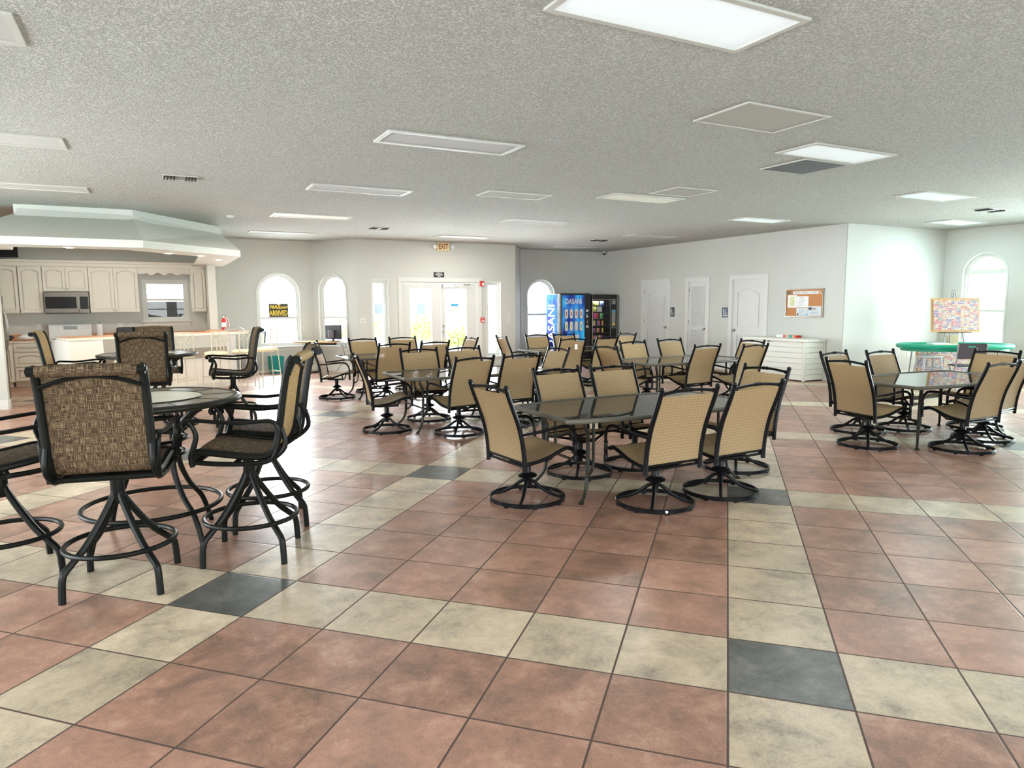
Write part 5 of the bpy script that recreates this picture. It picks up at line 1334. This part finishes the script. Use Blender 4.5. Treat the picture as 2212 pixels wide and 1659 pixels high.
puzzle('collage_puzzle', .92, .66, 'framed colourful collage puzzle displayed on the easel', (11.768, 5.857, 1.0125), R(-30), R(-7))
puzzle('collage_puzzle', 1.10, .74, 'large colourful collage board leaning under the card table', (12.20, 6.28, .005), R(-30), R(-5))
o = add('board_box', MB().box(-.40, .40, -.14, .16, 0, .030), MT['ply'], bev=.003); o.location = (11.40, 5.66, .768); o.rotation_euler = (0, 0, R(-33)); tag(o, 'flat pale puzzle board lying on the card table', 'board')
o = add('booklet', MB().box(-.16, .16, -.10, .10, 0, .022), MT['paper'], bev=.002); o.location = (11.20, 5.84, .7985); o.rotation_euler = (0, 0, R(-25)); tag(o, 'thin booklet lying on the flat puzzle board', 'book')
t = thing('folding_chair', 'dark plum plastic folding chair in front of the card table', 'chair', (11.10, 5.26, 0), R(-40))
mb = MB(); vs = []; fs = []
prof = [(-.23, .58), (-.235, .70), (-.245, .85)]
flat('backrest', [[(-.22, 0), (.22, 0), (.235, .13), (.235, .26), (.215, .285), (-.215, .285), (-.235, .26), (-.235, .13)], [(-.065, .215), (-.065, .235), (.065, .235), (.065, .215)]], .022, frame((0, -.235, .57), (1, 0, 0)) @ Matrix.Rotation(R(-4), 4, 'X'), MT['brownplastic'], t, bev=.006)
add('seat', MB().box(-.215, .215, -.20, .20, .43, .455), MT['brownplastic'], t, bev=.01)
for sx_ in (-1, 1):
    add('leg', MB().tube([(sx_ * .232, -.25, .84), (sx_ * .232, -.20, .45), (sx_ * .225, .22, .0)], .012, 8), MT['greyplastic'], t); add('leg', MB().tube([(sx_ * .205, .19, .43), (sx_ * .215, -.24, .0)], .012, 8), MT['greyplastic'], t)
add('cross_bar', MB().tube([(-.215, -.18, .08), (.215, -.18, .08)], .009, 6).tube([(-.225, .16, .08), (.225, .16, .08)], .009, 6), MT['greyplastic'], t)
t = thing('step_stool', 'light grey plastic step stool beside the card table', 'stool', (10.74, 5.72, 0), R(-30))
G_ = plain('pale_grey_plastic', (.42, .43, .44), .5)
add('top', MB().box(-.17, .17, -.14, .14, .56, .60), G_, t, bev=.015)
for sx_ in (-1, 1):
    for sy_ in (-1, 1): add('leg', MB().tube([(sx_ * .145, sy_ * .12, .57), (sx_ * .205, sy_ * .18, .0)], [.022, .026], 4), G_, t)
for z, k in ((.38, .165), (.20, .185)): add('rung', MB().tube([(-k, -k * .88, z), (k, -k * .88, z), (k, k * .88, z), (-k, k * .88, z)], .014, 6, True), G_, t)
o = add('cardboard_box', MB().box(-.10, .10, -.022, .022, 0, .17), MT['ply'], bev=.003); o.location = (11.95, 6.01, .770); o.rotation_euler = (0, 0, R(-33)); tag(o, 'pale open carton on the card table behind the easel legs', 'box')

# ---------------- outdoors: fence and planting seen through the glass
def leafy(name, loc, rad, n, label, seed, m='leaf', leaf=.09):
    t = thing(name, label, 'bush', loc); rr = random.Random(seed); mb = MB()
    for i in range(n):
        a, b = rr.uniform(0, 2 * PI), rr.uniform(-.4, 1); r_ = rad * rr.uniform(.35, 1)
        p = Vector((math.cos(a) * r_ * math.sqrt(max(0, 1 - b * b)), math.sin(a) * r_ * math.sqrt(max(0, 1 - b * b)), rad * .9 + b * r_))
        d = Vector((rr.uniform(-1, 1), rr.uniform(-1, 1), rr.uniform(-.3, 1))).normalized(); s_ = d.cross(Vector((rr.uniform(-1, 1), rr.uniform(-1, 1), .3))).normalized()
        mb.add([p, p + d * leaf + s_ * leaf * .35, p + d * leaf * 2, p + d * leaf - s_ * leaf * .35], [(0, 1, 2, 3)])
    add('foliage', mb, MT[m], t, smooth_deg=0); add('stem', MB().tube([(0, 0, 0), (0, 0, rad)], .03, 6), MT['bark'], t)
MT['leafy'] = plain('yellow_green_leaf', (.55, .58, .20), .6, noise=.3, nscale=6)
leafy('shrub', (5.9, 19.6, -.09), .75, 900, 'yellow-green shrub outside seen through the right entrance door', 3, 'leafy')
leafy('shrub', (4.3, 21.2, -.09), .9, 900, 'yellow-green shrub outside seen through the left entrance door', 5, 'leafy')
leafy('shrub', (6.9, 18.9, -.09), .5, 600, 'low yellow-green shrub outside near the right sidelight', 8, 'leafy')
mb = MB()
for i in range(30): mb.box(7.0 + i * .16, 7.0 + i * .16 + .13, 18.2, 18.22, -.09, 1.55)
mb.box(7.0, 11.8, 18.22, 18.26, .3, .4).box(7.0, 11.8, 18.22, 18.26, 1.2, 1.3)
o = add('board_fence', mb, MT['fence'], smooth_deg=0); tag(o, 'pale vertical board fence outside the arched window by the vending machines', 'fence')
t = thing('palm_tree', 'green palm fronds outside the top of the right arched window', 'tree', (17.2, 7.6, -.09))
add('trunk', MB().tube([(0, 0, 0), (.1, 0, 1.5), (.05, 0, 3.1)], [.16, .12, .11], 10, sm=4), MT['bark'], t)
for i in range(14):
    a = 2 * PI * i / 14 + .2; c, s_ = math.cos(a), math.sin(a); mb = MB(); pts = [(c * q * 1.9, s_ * q * 1.9, 3.1 + .9 * q - 1.9 * q * q) for q in [j / 12 for j in range(13)]]
    for j in range(1, 12):
        p = Vector(pts[j]); L = .55 * math.sin(PI * j / 12.5) + .1
        for e_ in (-1, 1):
            tip = p + Vector((-s_ * e_ * L + c * .2, c * e_ * L + s_ * .2, -.25 * L)); mb.add([p - Vector((c, s_, 0)) * .02, p + Vector((c, s_, 0)) * .03, tip], [(0, 1, 2)])
    mb.tube(pts, .012, 5); add('frond', mb, MT['leafy'], t, smooth_deg=0)
